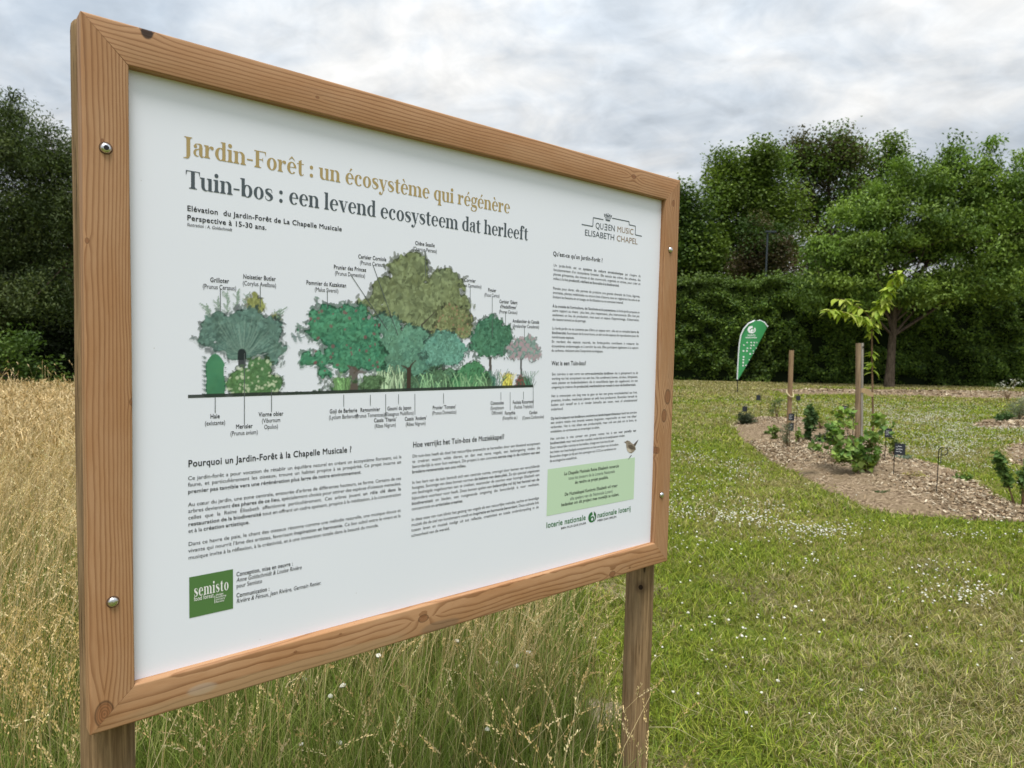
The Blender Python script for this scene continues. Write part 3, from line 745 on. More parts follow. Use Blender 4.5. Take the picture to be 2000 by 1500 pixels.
def ringp(P, cu, cv, ru, rv, ci, ri, ink, a0=0, a1=360, lift=0.0, n=30):
    a = np.radians(np.linspace(a0, a1, n)); A = np.stack([cu + ru * np.cos(a), cv + rv * np.sin(a)], 1); B = np.stack([ci[0] + ri[0] * np.cos(a), ci[1] + ri[1] * np.sin(a)], 1)
    P.poly(np.concatenate([A, B]), [[i, i + 1, n + i + 1, n + i] for i in range(n - 1)], ink, lift)
c6 = uv(1156, 1010); R6 = 0.0155
ringp(tx, c6[0], c6[1], R6, R6, (c6[0] + 0.003, c6[1] + 0.0035), (R6 * 0.62, R6 * 0.66), 'green', -60, 270)
ringp(tx, c6[0] + 0.001, c6[1] + 0.006, 0.0088, 0.0088, (c6[0] + 0.001, c6[1] + 0.006), (0.0045, 0.0045), 'green', 0, 360, 0.0003)
ringp(tx, c6[0] + 0.001, c6[1], R6 * 1.12, R6 * 1.06, (c6[0], c6[1]), (R6 * 1.02, R6 * 1.0), 'grey', -70, 60)
# chapel logo: stepped roof line, crown, two rows of capitals
def pl(ps, wd, ink):
    q = [uv(*p) for p in ps]
    for a, b in zip(q[:-1], q[1:]): tx.line(a, b, wd, ink)
def oc(x, y): return (1040 + x / 6.6667, 380 + y / 6.6667)
pl([oc(640, 388), oc(785, 415), oc(790, 300), oc(922, 326)], 0.0026, 'slate')
pl([oc(1036, 307), oc(1257, 352), oc(1257, 393), oc(1340, 411), oc(1337, 523), oc(1424, 543)], 0.0026, 'slate')
fit_line('QU', oc(818, 437), oc(925, 458), vh(1163, 433.7, 446) / 0.73, 'slate')
a = uv(*oc(935, 458)); e_em = vh(1163, 433.7, 446) / 0.73
eh = e_em * 0.70; ew = float(uv(*oc(968, 462))[0] - a[0])
tx.line((a[0] + ew, a[1]), (a[0] + ew, a[1] - eh), 0.0024, 'slate')
for q in (0.0, .5, 1.0): tx.line((a[0] + ew * (.12 if q == .5 else 0), a[1] - eh * (.03 + .94 * q)), (a[0] + ew + .001, a[1] - eh * (.03 + .94 * q)), 0.0024, 'slate', 0.0001)
fit_line('EN', oc(982, 464), oc(1075, 480), e_em, 'slate')
fit_line('MUSIC', oc(1098, 486), oc(1316, 522), e_em, 'tan')
fit_line('ELISABETH', oc(676, 530), oc(1068, 597), e_em, 'slate'); fit_line('CHAPEL', oc(1092, 602), oc(1366, 650), e_em, 'tan')
cc = uv(*oc(980, 345)); k = 0.014
tx.quad([(cc[0] - k * .62, cc[1]), (cc[0] + k * .62, cc[1]), (cc[0] + k * .7, cc[1] - k * .3), (cc[0] - k * .7, cc[1] - k * .3)], 'slate')
for q in range(5):
    xx = (q - 2) * 0.42 * k
    tx.line((cc[0] + xx * .75, cc[1] - k * .4), (cc[0] + xx * 1.25, cc[1] - k * (1.35 - .12 * abs(q - 2))), 0.0022, 'slate')
    ringp(tx, cc[0] + xx * 1.3, cc[1] - k * (1.45 - .12 * abs(q - 2)), 0.0019, 0.0019, (cc[0] + xx * 1.3, cc[1] - k * (1.45 - .12 * abs(q - 2))), (0.0001, 0.0001), 'slate', n=10)
ringp(tx, cc[0] - k * .55, cc[1] - k * .75, k * .52, k * .5, (cc[0] - k * .55, cc[1] - k * .75), (k * .38, k * .36), 'slate', 180, 360, n=12)
ringp(tx, cc[0] + k * .55, cc[1] - k * .75, k * .52, k * .5, (cc[0] + k * .55, cc[1] - k * .75), (k * .38, k * .36), 'slate', 180, 360, n=12)
pl([oc(980, 290), oc(981, 262)], 0.0022, 'slate'); pl([oc(970, 274), oc(991, 279)], 0.0018, 'slate')
# green square of the makers
q = [uv(369, 1127), uv(455, 1112), uv(455, 1188.5), uv(370, 1207)]
u0, u1 = (q[0][0] + q[3][0]) / 2, (q[1][0] + q[2][0]) / 2; v0, v1 = (q[0][1] + q[1][1]) / 2, (q[2][1] + q[3][1]) / 2
tx.quad([(u0, v1), (u1, v1), (u1, v0), (u0, v0)], 'olive')
def sg2(ch, b=False): return serif_glyph(ch)
a, b = uv(378.5, 1165), uv(447.5, 1152)
wd = b[0] - a[0]; st = 'semisto'; nat = sum(serif_glyph(c)[2] + 0.05 for c in st); em = 0.031; x = a[0]; vv = (a[1] + b[1]) / 2
for c in st:
    _, _, ad = serif_glyph(c)
    for i, (pv, pf) in enumerate(_parts[c]):
        pv = np.asarray(pv); tri = [[t[0], t[k], t[k + 1]] for t in pf for k in range(1, len(t) - 1)]
        tx.mb.add(np.stack([x + pv[:, 0] * wd / nat, np.full(len(pv), REC - 0.0009 - i * 0.00002), BTOP - (vv - pv[:, 1] * em)], -1), tri, mi=INKS.index('white'))
    x += (ad + 0.05) * wd / nat
fit_line('food forest', (378.5, 1174), (417, 1166.5), 0.0125, 'white', lift=0.0005)
pl_ = [uv(419.3, 1163), uv(419.3, 1178)]; tx.line(pl_[0], pl_[1], 0.0009, 'white', 0.0005)
for i, s_ in enumerate(('design', 'academy', 'nursery', 'heroes')):
    p = uv(421.2, 1163.5 + i * 4.6); tx.text(s_, p[0], p[1], 0.0062, 'white', sx=0.9, lift=0.0005)
tx.done('body_lettering')

# ---- the printed watercolour: a pigment grid painted stroke by stroke, laid on the panel
uA = uv(366, 560)[0]; uB = uv(1062, 700)[0]; vA = uv(830, 484)[1]; vB = uv(367, 779)[1]
STEP = 0.0015
NX, NY = int((uB - uA) / STEP), int((vB - vA) / STEP)
UU, VV = np.meshgrid(uA + (np.arange(NX) + .5) * STEP, vA + (np.arange(NY) + .5) * STEP, indexing='ij')
IMG = np.ones((NX, NY, 3)) * 0.8; ALP = np.zeros((NX, NY))
NZ = [vnoise(NX, NY, c_, 40 + i) for i, c_ in enumerate((14, 28, 60, 120, 240))]
NF = NZ[0] * .3 + NZ[1] * .28 + NZ[2] * .22 + NZ[3] * .2
NF2 = vnoise(NX, NY, 18, 91) * .4 + vnoise(NX, NY, 45, 92) * .35 + vnoise(NX, NY, 110, 93) * .25
NE = vnoise(NX, NY, 50, 71) * .5 + vnoise(NX, NY, 110, 72) * .5
PR = np.random.default_rng(3)
def ell(px, py, rx, ry):
    c_ = uv(px, py); e = abs(uv(px + rx, py)[0] - uv(px - rx, py)[0]) / 2; f_ = abs(uv(px, py + ry)[1] - uv(px, py - ry)[1]) / 2
    return c_[0], c_[1], e, f_
def field(es):
    """signed coverage of a union of ellipses, >0 inside, in metres roughly"""
    r = np.full((NX, NY), -1.0)
    for e in es:
        u, v, a, b = ell(*e); q = 1 - np.sqrt(((UU - u) / a) ** 2 + ((VV - v) / b) ** 2)
        r = np.maximum(r, q * min(a, b))
    return r
def wash(mask, col, var=0.5, soft=1.0):
    """blotchy colour wash"""
    c_ = lin(col); n = (NF - .5) * 2.2 * var; n2 = (NF2 - .5) * 2 * var
    px = c_ * (1 + n[..., None] * 0.9) + np.array([0.05, 0.035, -0.02]) * n2[..., None]
    a = (mask * soft)[..., None]
    IMG[:] = IMG * (1 - a) + np.clip(px, 0.01, 0.85) * a; ALP[:] = np.maximum(ALP, mask)
def crown_paint(es, col, rag=0.016, outline=0.5, n=500, leaf=0.006, light=1.5, dark=0.5, var=0.55, spots=None):
    fd = field(es) + (NE - 0.5) * 2 * rag
    mk = np.clip(fd / 0.002 + .5, 0, 1); wash(mk, col, var)
    if outline:
        ol = np.clip(1 - np.abs(fd) / 0.0022, 0, 1) * outline * (NZ[2] > .35); IMG[:] = IMG * (1 - ol[..., None]) + lin(np.array(col) * .35) * ol[..., None]; ALP[:] = np.maximum(ALP, ol)
    ins = np.argwhere(fd > -0.002)
    if len(ins) == 0: return
    for k in range(n):
        i, j = ins[PR.integers(len(ins))]
        f_ = PR.choice([dark, light, 1.0 + PR.normal() * .15]); stamp(i, j, leaf * PR.uniform(.5, 1.1), PR.uniform(.3, .6), PR.uniform(0, 3.14), np.clip(lin(col) * f_ + (0.02 if f_ > 1 else 0), 0, .8), PR.uniform(.3, .75))
    ed = np.argwhere((fd < 0.001) & (fd > -0.004))
    for k in range(n // 5):
        i, j = ed[PR.integers(len(ed))]
        stamp(i, j, leaf * 1.0, .45, PR.uniform(0, 3.14), lin(np.array(col) * PR.uniform(.4, .8)), .8)
    if spots:
        c_, m_, s_ = spots
        for k in range(m_):
            i, j = ins[PR.integers(len(ins))]; stamp(i, j, s_ * PR.uniform(.6, 1.2), PR.uniform(.6, 1), PR.uniform(0, 3.14), lin(c_), .7)
def stamp(i, j, r, asp, ang, col, a):
    R = int(r / STEP) + 2; i0, i1, j0, j1 = max(i - R, 0), min(i + R + 1, NX), max(j - R, 0), min(j + R + 1, NY)
    x = (np.arange(i0, i1) - i)[:, None] * STEP; y = (np.arange(j0, j1) - j)[None] * STEP
    c_, s_ = math.cos(ang), math.sin(ang); q = np.sqrt(((x * c_ + y * s_) / r) ** 2 + ((-x * s_ + y * c_) / (r * asp)) ** 2)
    m_ = np.clip((1 - q) * r / STEP + .3, 0, 1) * a
    IMG[i0:i1, j0:j1] = IMG[i0:i1, j0:j1] * (1 - m_[..., None]) + col * m_[..., None]; ALP[i0:i1, j0:j1] = np.maximum(ALP[i0:i1, j0:j1], m_)
def brush(pts, wd, col, a=0.9, taper=True):
    """stroke through photo spots"""
    P = np.array([uv(*p) for p in pts]); d_ = np.concatenate([[0], np.cumsum(np.linalg.norm(np.diff(P, axis=0), axis=1))]); n = max(3, int(d_[-1] / 0.0015))
    t = np.linspace(0, d_[-1], n); X = np.interp(t, d_, P[:, 0]); Y = np.interp(t, d_, P[:, 1])
    for k in range(n):
        w_ = wd * (1 - .75 * k / n if taper else 1)
        stamp(int((X[k] - uA) / STEP), int((Y[k] - vA) / STEP), max(w_, STEP), 1, 0, lin(col), a)
def tree_trunk(px, y0, y1, wd, col, fork=None):
    brush([(px, y1), (px, y0)], wd, col, .95, False)
    for (fx, fy) in fork or []: brush([(px, y0 + 4), ((px * 2 + fx) / 3, (y0 + fy) / 2), (fx, fy)], wd * .6, col, .9)
def sprigs(x0, x1, y0, h, n, col, wd=0.0016):
    for k in range(n):
        x = PR.uniform(x0, x1); hh = h * PR.uniform(.4, 1); dx_ = PR.normal() * hh * .3
        brush([(x, y0), (x + dx_ * .4, y0 - hh * .6), (x + dx_, y0 - hh)], wd, np.clip(np.array(col) * PR.uniform(.6, 1.5), 0, 255), .8)
# far to near
crown_paint([(803, 530, 42, 36), (870, 560, 36, 36), (822, 592, 70, 46), (757, 566, 36, 24), (728, 588, 27, 11), (890, 604, 34, 36), (850, 640, 66, 26), (905, 638, 24, 20), (775, 615, 50, 22)], (124, 134, 84), .013, .75, 900, .008, 1.6, .5, .75)
for k in range(26):
    a_ = PR.uniform(math.pi * .55, math.pi * 2.2); x_, y_ = 820 + 100 * math.cos(a_), 580 + 92 * math.sin(a_)
tree_trunk(812, 660, 700, .006, (80, 72, 55), [(770, 625), (850, 610), (880, 640)])
crown_paint([(885, 622, 32, 26), (905, 645, 24, 17), (868, 640, 26, 17), (905, 655, 14, 10)], (132, 138, 82), .010, .5, 350, .006, 1.5, .55, .6, ((166, 124, 88), 40, .0035))
crown_paint([(755, 640, 38, 22), (800, 672, 48, 36), (760, 690, 44, 38), (785, 720, 50, 40), (830, 700, 36, 40)], (92, 146, 118), .011, .35, 900, .005, 1.5, .5, .6)
tree_trunk(958, 700, 756, .0045, (78, 66, 56), [(945, 690), (972, 690), (950, 680)])
crown_paint([(960, 640, 27, 24), (943, 660, 24, 22), (980, 660, 24, 26), (962, 675, 40, 22)], (66, 126, 92), .010, .45, 450, .006, 1.5, .5, .5)
tree_trunk(1018, 690, 748, .0035, (70, 66, 66), [(1004, 685), (1033, 680), (1020, 672)])
crown_paint([(1025, 672, 22, 14), (1040, 688, 14, 18), (1005, 682, 14, 12), (1022, 688, 24, 13), (1000, 698, 9, 6)], (132, 156, 146), .010, .15, 380, .0045, 1.35, .6, .5, ((188, 150, 158), 90, .005))
tree_trunk(866, 690, 766, .006, (86, 82, 60), [(852, 690), (880, 692)])
crown_paint([(870, 660, 26, 16), (852, 680, 24, 24), (888, 682, 24, 22), (868, 700, 36, 14)], (96, 156, 134), .010, .3, 500, .005, 1.5, .55, .55)
crown_paint([(720, 760, 70, 14), (790, 752, 60, 22), (850, 752, 50, 22), (900, 748, 45, 26), (940, 746, 26, 22), (860, 735, 30, 16)], (78, 118, 82), .010, .2, 900, .005, 1.7, .45, .7)
crown_paint([(922, 735, 28, 26), (905, 750, 24, 18)], (72, 136, 84), .008, .3, 260, .005, 1.5, .5, .5)
sprigs(730, 790, 768, 55, 60, (150, 170, 130)); sprigs(820, 960, 764, 36, 70, (120, 160, 110)); sprigs(700, 740, 768, 40, 30, (110, 140, 100))
tree_trunk(799, 722, 768, .0055, (72, 52, 40), [(785, 715), (812, 705)])
# apple tree on the left of the group
crown_paint([(655, 640, 52, 42), (705, 655, 42, 42), (690, 690, 60, 36), (725, 690, 30, 34), (618, 702, 28, 16), (640, 607, 14, 12), (668, 604, 12, 10), (610, 650, 22, 8), (597, 708, 12, 8), (636, 726, 14, 9), (614, 618, 8, 18), (690, 615, 22, 14)], (62, 138, 98), .013, .5, 1000, .0065, 1.55, .5, .65, ((140, 78, 84), 42, .004))
brush([(571, 658), (590, 660), (610, 652)], .0022, (60, 90, 80)); 
for (x_, y_) in ((573, 656), (577, 664), (583, 655), (586, 663), (577, 660)): stamp(int((uv(x_, y_)[0] - uA) / STEP), int((uv(x_, y_)[1] - vA) / STEP), .007, .5, 1.0, lin((82, 112, 108)), .8)
tree_trunk(691, 726, 769, .0105, (98, 84, 72), [(716, 728), (680, 715)])
crown_paint([(668, 752, 16, 16)], (112, 160, 88), .010, .25, 120, .005, 1.5, .6, .5); crown_paint([(725, 748, 22, 14)], (84, 118, 70), .010, .25, 130, .005, 1.5, .6, .5)
sprigs(655, 685, 770, 34, 26, (120, 165, 95)); sprigs(552, 655, 771, 5, 120, (96, 140, 96), .0013)
# forsythia, fuchsia, cardoon
crown_paint([(990, 748, 11, 15)], (196, 176, 52), .009, 0, 130, .004, 1.5, .7, .5); sprigs(981, 1000, 764, 38, 60, (215, 190, 50), .0018)
crown_paint([(1022, 750, 13, 15)], (74, 94, 70), .007, .3, 150, .004, 1.4, .6, .5, ((150, 70, 66), 60, .0032)); sprigs(1028, 1041, 764, 40, 34, (62, 110, 84), .002); sprigs(960, 978, 765, 44, 30, (62, 110, 90), .002)
# left group
for (x_, y_, h_) in ((430, 625, 40), (445, 615, 44), (462, 610, 40), (478, 612, 36), (412, 625, 26), (533, 640, 34), (524, 640, 30)):
    for k in range(16):
        yy = y_ - h_ * k / 16; brush([(x_ + (450 - x_) * -.1 * k / 8, yy), (x_ + PR.choice([-1, 1]) * 6 + (x_ - 460) * .02 * k, yy - 8)], .0022, (104, 138, 102), .85)
crown_paint([(500, 598, 18, 18), (499, 580, 7, 9), (520, 628, 10, 14), (535, 622, 12, 6), (508, 640, 10, 18)], (150, 152, 72), .007, .45, 150, .005, 1.35, .6, .5)
crown_paint([(440, 645, 46, 34), (508, 648, 46, 36), (474, 624, 42, 20), (470, 672, 60, 28), (400, 662, 14, 13), (535, 676, 22, 20), (402, 640, 9, 9), (528, 705, 22, 14)], (92, 128, 114), .010, .6, 500, .006, 1.45, .55, .5)
for k in range(90):
    a_ = PR.uniform(math.pi * 1.02, math.pi * 1.98); r_ = PR.uniform(.4, 1); x_, y_ = 475 + 76 * r_ * math.cos(a_), 690 + 78 * r_ * math.sin(a_)
    brush([(475, 692), ((475 + x_) / 2, (690 + y_) / 2 + 8), (x_, y_)], .0016, (60, 96, 84) if k % 2 else (138, 168, 150), .25)
tree_trunk(474, 690, 712, .008, (34, 44, 46))
crown_paint([(474, 748, 32, 30), (509, 722, 24, 24), (530, 754, 24, 24), (500, 752, 40, 26)], (86, 132, 72), .006, .4, 500, .004, 1.3, .6, .5, ((206, 214, 170), 62, .0036))
q0, q1 = uv(402, 690), uv(440, 776)
mk = ((UU > q0[0] + (NE - .5) * .006) & (UU < q1[0] + (NE - .5) * .006) & (VV < q1[1])).astype(float) * np.clip((VV - q0[1] - .020 + .02 * (1 - ((UU - (q0[0] + q1[0]) / 2) / ((q1[0] - q0[0]) / 2)) ** 2)) / .002, 0, 1)
wash(mk, (66, 138, 92), .30)
for k in range(9):
    y_ = 700 + k * 9; brush([(401, y_), (397, y_ - 3)], .0035, (40, 80, 70), .8); brush([(440, y_), (442, y_)], .002, (30, 70, 55), .8)
# ground line
gl_ = uv(367, 776)[1]
mk = ((VV > gl_ - .0045) & (VV < gl_ + .001) & (UU < uv(1041, 764)[0])).astype(float); IMG[:] = IMG * (1 - mk[..., None] * .95) + lin((44, 52, 46)) * mk[..., None] * .95; ALP[:] = np.maximum(ALP, mk)
gy_ = IMG.mean(2, keepdims=True); IMG = IMG * .80 + gy_ * .20
keep = np.argwhere(ALP > 0.04)
col_ = np.array([0.772, 0.798, 0.875]) * (1 - ALP[..., None].clip(0, 1)) + IMG * np.array([.92, .97, 1.0]) * ALP[..., None].clip(0, 1)
# shared-vertex grid over the kept cells
idx = -np.ones((NX + 1, NY + 1), int); use = np.zeros((NX + 1, NY + 1), bool)
for a_, b_ in ((0, 0), (1, 0), (0, 1), (1, 1)): use[keep[:, 0] + a_, keep[:, 1] + b_] = True
idx[use] = np.arange(use.sum()); gi = np.argwhere(use)
cs = col_[np.minimum(gi[:, 0], NX - 1), np.minimum(gi[:, 1], NY - 1)]
mb = MB()
mb.add(np.stack([uA + gi[:, 0] * STEP, np.full(len(gi), REC - 0.0003), BTOP - (vA + gi[:, 1] * STEP)], -1),
       np.stack([idx[keep[:, 0], keep[:, 1]], idx[keep[:, 0] + 1, keep[:, 1]], idx[keep[:, 0] + 1, keep[:, 1] + 1], idx[keep[:, 0], keep[:, 1] + 1]], -1)[:, ::-1], cs)
mb.build('watercolour_print', m_attr('watercolour', 0.5, 0.3), panel, col=True)

# the small printed wren beside the thanks box
tb = Print()
BIRD = []
def ov(px, py): return (1040 + px / 6.6667, 800 + py / 6.6667)
mb = MB()
def blob(pts, col, lift):
    P = np.array([uv(*ov(*p)) for p in pts]); n = len(P)
    mb.add(np.stack([P[:, 0], np.full(n, REC - 0.0004 - lift), BTOP - P[:, 1]], -1), [list(range(n))], lin(col))
blob([(1205, 420), (1230, 400), (1262, 408), (1285, 432), (1312, 452), (1335, 478), (1345, 515), (1320, 545), (1290, 568), (1258, 562), (1232, 530), (1222, 490), (1218, 450)], (150, 138, 124), 0)
blob([(1312, 455), (1345, 420), (1378, 390), (1362, 430), (1335, 478)], (96, 88, 82), .0001)
blob([(1240, 470), (1285, 455), (1330, 490), (1345, 520), (1300, 520), (1260, 505)], (104, 92, 80), .0002)
blob([(1186, 421), (1215, 416), (1215, 432)], (110, 90, 80), .0001)
blob([(1222, 500), (1262, 512), (1290, 545), (1258, 560), (1235, 535)], (196, 184, 168), .0003)
blob([(1225, 412), (1236, 410), (1236, 420), (1226, 420)], (40, 34, 30), .0004)
for (x_, y_) in ((1260, 440), (1275, 462), (1250, 455), (1290, 480), (1265, 485), (1300, 505), (1280, 500), (1245, 430)):
    blob([(x_, y_), (x_ + 9, y_ + 3), (x_ + 7, y_ + 9), (x_ - 2, y_ + 6)], (74, 64, 56), .0005)
blob([(1284, 590), (1292, 594), (1262, 630), (1252, 650), (1246, 646), (1262, 618)], (70, 76, 72), .0002)
mb.build('bird_print', m_attr('bird_ink', 0.5, 0.3), panel, col=True)

# ---- posts and bolts
def post(u, wd, rad, z1, seed, lean=(0, 0)):
    mb = MB(); n = 28; zs = np.concatenate([np.linspace(-0.3, z1 - .012, 36), [z1 - .004, z1]])
    th = np.arange(n) * 2 * np.pi / n; rr = np.random.default_rng(seed); ph = rr.uniform(0, 6, 4); V = []
    for z in zs:
        r = rad * (1 + .018 * np.sin(2 * th + ph[0] + z * .8) + .012 * np.sin(3 * th + ph[1] - z * 1.7) + .010 * np.sin(z * 7 + ph[2]) + .008 * np.sin(5 * th + z * 11 + ph[3]))
        if z > z1 - .006: r = r * (.93 if z > z1 - .002 else .98)
        V.append(np.stack([r * np.cos(th) + lean[0] * z, r * np.sin(th) + lean[1] * z, np.full(n, z)], -1))
    v = np.concatenate(V); K = len(zs); i, j = np.meshgrid(np.arange(K - 1), np.arange(n), indexing='ij'); j2 = (j + 1) % n
    mb.add(v, np.stack([i * n + j, i * n + j2, (i + 1) * n + j2, (i + 1) * n + j], -1).reshape(-1, 4), smooth=True)
    mb.add(v[-n:], [list(range(n))])
    o = mb.build('post', m_post('weathered_post', seed), board); o.location = (u, wd, 0); return o
post(0.0425, RT_ + 0.0465, 0.0435, BTOP + 0.012, 3)
p_r = uv(1251.5, 1120, RT_ + 0.046)
post(float(p_r[0]), RT_ + 0.0485, 0.0455, BTOP - 0.05, 9)
m, g, out = mat('zinc_bolt'); nz = g.noise(g.coord(), 300, 3, .6); principled(g, out, g.mix(nz, (0.55, 0.56, 0.57), (0.78, 0.78, 0.77)), nz * .2 + .16, None, 1.0, .5); ZINC = m
m, g, out = mat('bolt_socket'); principled(g, out, (0.02, 0.02, 0.022), 0.6, None, 0.3, .3); SOCK = m
m, g, out = mat('drill_rim'); principled(g, out, (0.10, 0.055, 0.03), 0.9); RIM = m
def bolt(px, py, hexed):
    u, v = uv(px, py, -0.002); n = 28; th = np.arange(n) * 2 * np.pi / n; mb = MB(); R = 0.0088
    prof = [(R * 1.0, -.0002), (R * 1.0, .0008), (R * .93, .0026), (R * .78, .0043), (R * .60, .0053), (R * .46, .0056)]
    if not hexed: prof += [(R * .25, .0061), (R * .06, .0063)]
    V = [np.stack([r * np.cos(th), np.full(n, -h), r * np.sin(th)], -1) for r, h in prof]; v_ = np.concatenate(V); K = len(prof)
    i, j = np.meshgrid(np.arange(K - 1), np.arange(n), indexing='ij'); j2 = (j + 1) % n
    mb.add(v_, np.stack([i * n + j, i * n + j2, (i + 1) * n + j2, (i + 1) * n + j], -1).reshape(-1, 4), smooth=True)
    if hexed:
        h6 = np.arange(6) * np.pi / 3 + .3
        mb.add(np.stack([R * .46 * np.cos(th), np.full(n, -.0054), R * .46 * np.sin(th)], -1), [list(range(n))], mi=1)
        mb.add(np.stack([R * .42 * np.cos(h6), np.full(6, -.0057), R * .42 * np.sin(h6)], -1), [list(range(6))], mi=1)
    else: mb.add(V[-1], [list(range(n))])
    ring_o = np.stack([R * 1.16 * np.cos(th), np.full(n, -.0004), R * 1.16 * np.sin(th)], -1); mb.add(ring_o, [list(range(n))], mi=2)
    o = mb.build('bolt', [ZINC, SOCK, RIM], board); o.location = (float(u), 0, BTOP - float(v)); return o
bolt(207, 289, True); bolt(221, 1176, False); bolt(1310, 488, False); bolt(1293, 967, False)

# ------------------------------------------------------------------ ground, beds
def bound(y):
    """x of the edge between tall meadow (left) and mown lawn (right)"""
    return 0.40 - 0.10 * (y - 2.6) + 0.10 * np.sin(y * 1.7)
def G2(pts): return [tuple(ground(*p)[:2]) for p in pts]
BED = G2([(1432, 832), (1450, 822), (1500, 818), (1560, 816), (1620, 826), (1690, 852), (1750, 893), (1800, 903), (1855, 918), (1905, 946), (1962, 983), (2010, 998), (2120, 1015), (2220, 1028), (2100, 1034), (2000, 1018), (1900, 1014), (1830, 1010), (1760, 1004), (1690, 988), (1640, 966), (1590, 944), (1535, 916), (1490, 888), (1450, 858)])
BED_R = G2([(1897, 832), (1915, 822), (1960, 817), (2060, 812), (2200, 814), (2240, 828), (2100, 838), (1980, 837), (1930, 838)])
BED_N = G2([(1958, 880), (1985, 868), (2040, 862), (2150, 866), (2200, 890), (2120, 916), (2040, 918), (1985, 909)])
STRIP = G2([(1505, 760), (1700, 761), (2200, 768), (2200, 784), (2000, 779), (1700, 772), (1540, 770)])
SOIL = [G2([(1160, 1150), (1215, 1136), (1300, 1142), (1292, 1158), (1215, 1166), (1168, 1162)]), G2([(1118, 1395), (1150, 1366), (1205, 1360), (1224, 1390), (1215, 1418), (1150, 1420)]),
        G2([(1386, 1135), (1412, 1128), (1438, 1140), (1430, 1148), (1400, 1146)]), G2([(1450, 1158), (1480, 1148), (1518, 1168), (1515, 1180), (1468, 1178)]), G2([(1800, 1108), (1830, 1099), (1862, 1108), (1840, 1118), (1808, 1118)]), G2([(1955, 1290), (1990, 1274), (2040, 1290), (2010, 1312), (1970, 1308)]),
        G2([(1300, 1490), (1330, 1470), (1345, 1500), (1310, 1530)])]

# base sheet: patchy turf, soil, fading into straw under the meadow
gx = np.concatenate([np.linspace(-120, -16, 27)[:-1], np.linspace(-16, 40, 141)[:-1], np.linspace(40, 160, 25)])
gy = np.concatenate([np.linspace(-40, 0.2, 14)[:-1], np.linspace(0.2, 45, 170)[:-1], np.linspace(45, 300, 26)])
XX, YY = np.meshgrid(gx, gy, indexing='ij')
def hgt(x, y): return (fnoise(x + 50, y + 50, .6) - .5) * .03 + (fnoise(x + 50, y + 50, 2.3) - .5) * .012
ZZ = hgt(XX, YY)
mb = MB(); nx_, ny_ = len(gx), len(gy)
i, j = np.meshgrid(np.arange(nx_ - 1), np.arange(ny_ - 1), indexing='ij')
mb.add(np.stack([XX, YY, ZZ], -1).reshape(-1, 3), np.stack([i * ny_ + j, (i + 1) * ny_ + j, (i + 1) * ny_ + j + 1, i * ny_ + j + 1], -1).reshape(-1, 4), smooth=True)
m, g, out = mat('turf')
o_ = g.coord(); a1 = g.noise(o_, 0.55, 5, .6, .4); a2 = g.noise(o_, 3.2, 5, .65); a3 = g.noise(o_, 45, 4, .7); a4 = g.noise(o_, 0.18, 3, .5)
c = g.mix((a1 * .5 + a2 * .3 + a4 * .2).smooth(.42, .60), (0.125, 0.165, 0.022), (0.26, 0.225, 0.070))
c = g.mix((a3 * .6 + a2 * .4).smooth(.38, .68), c, (0.045, 0.050, 0.016))
c = g.mix(a3.smooth(.60, .74) * .5, c, (0.30, 0.26, 0.12))
principled(g, out, c, 0.95, g.bump(a3, .7, .03), 0, .05)
lawn = mb.build('lawn_ground', m); tag(lawn, kind='structure')

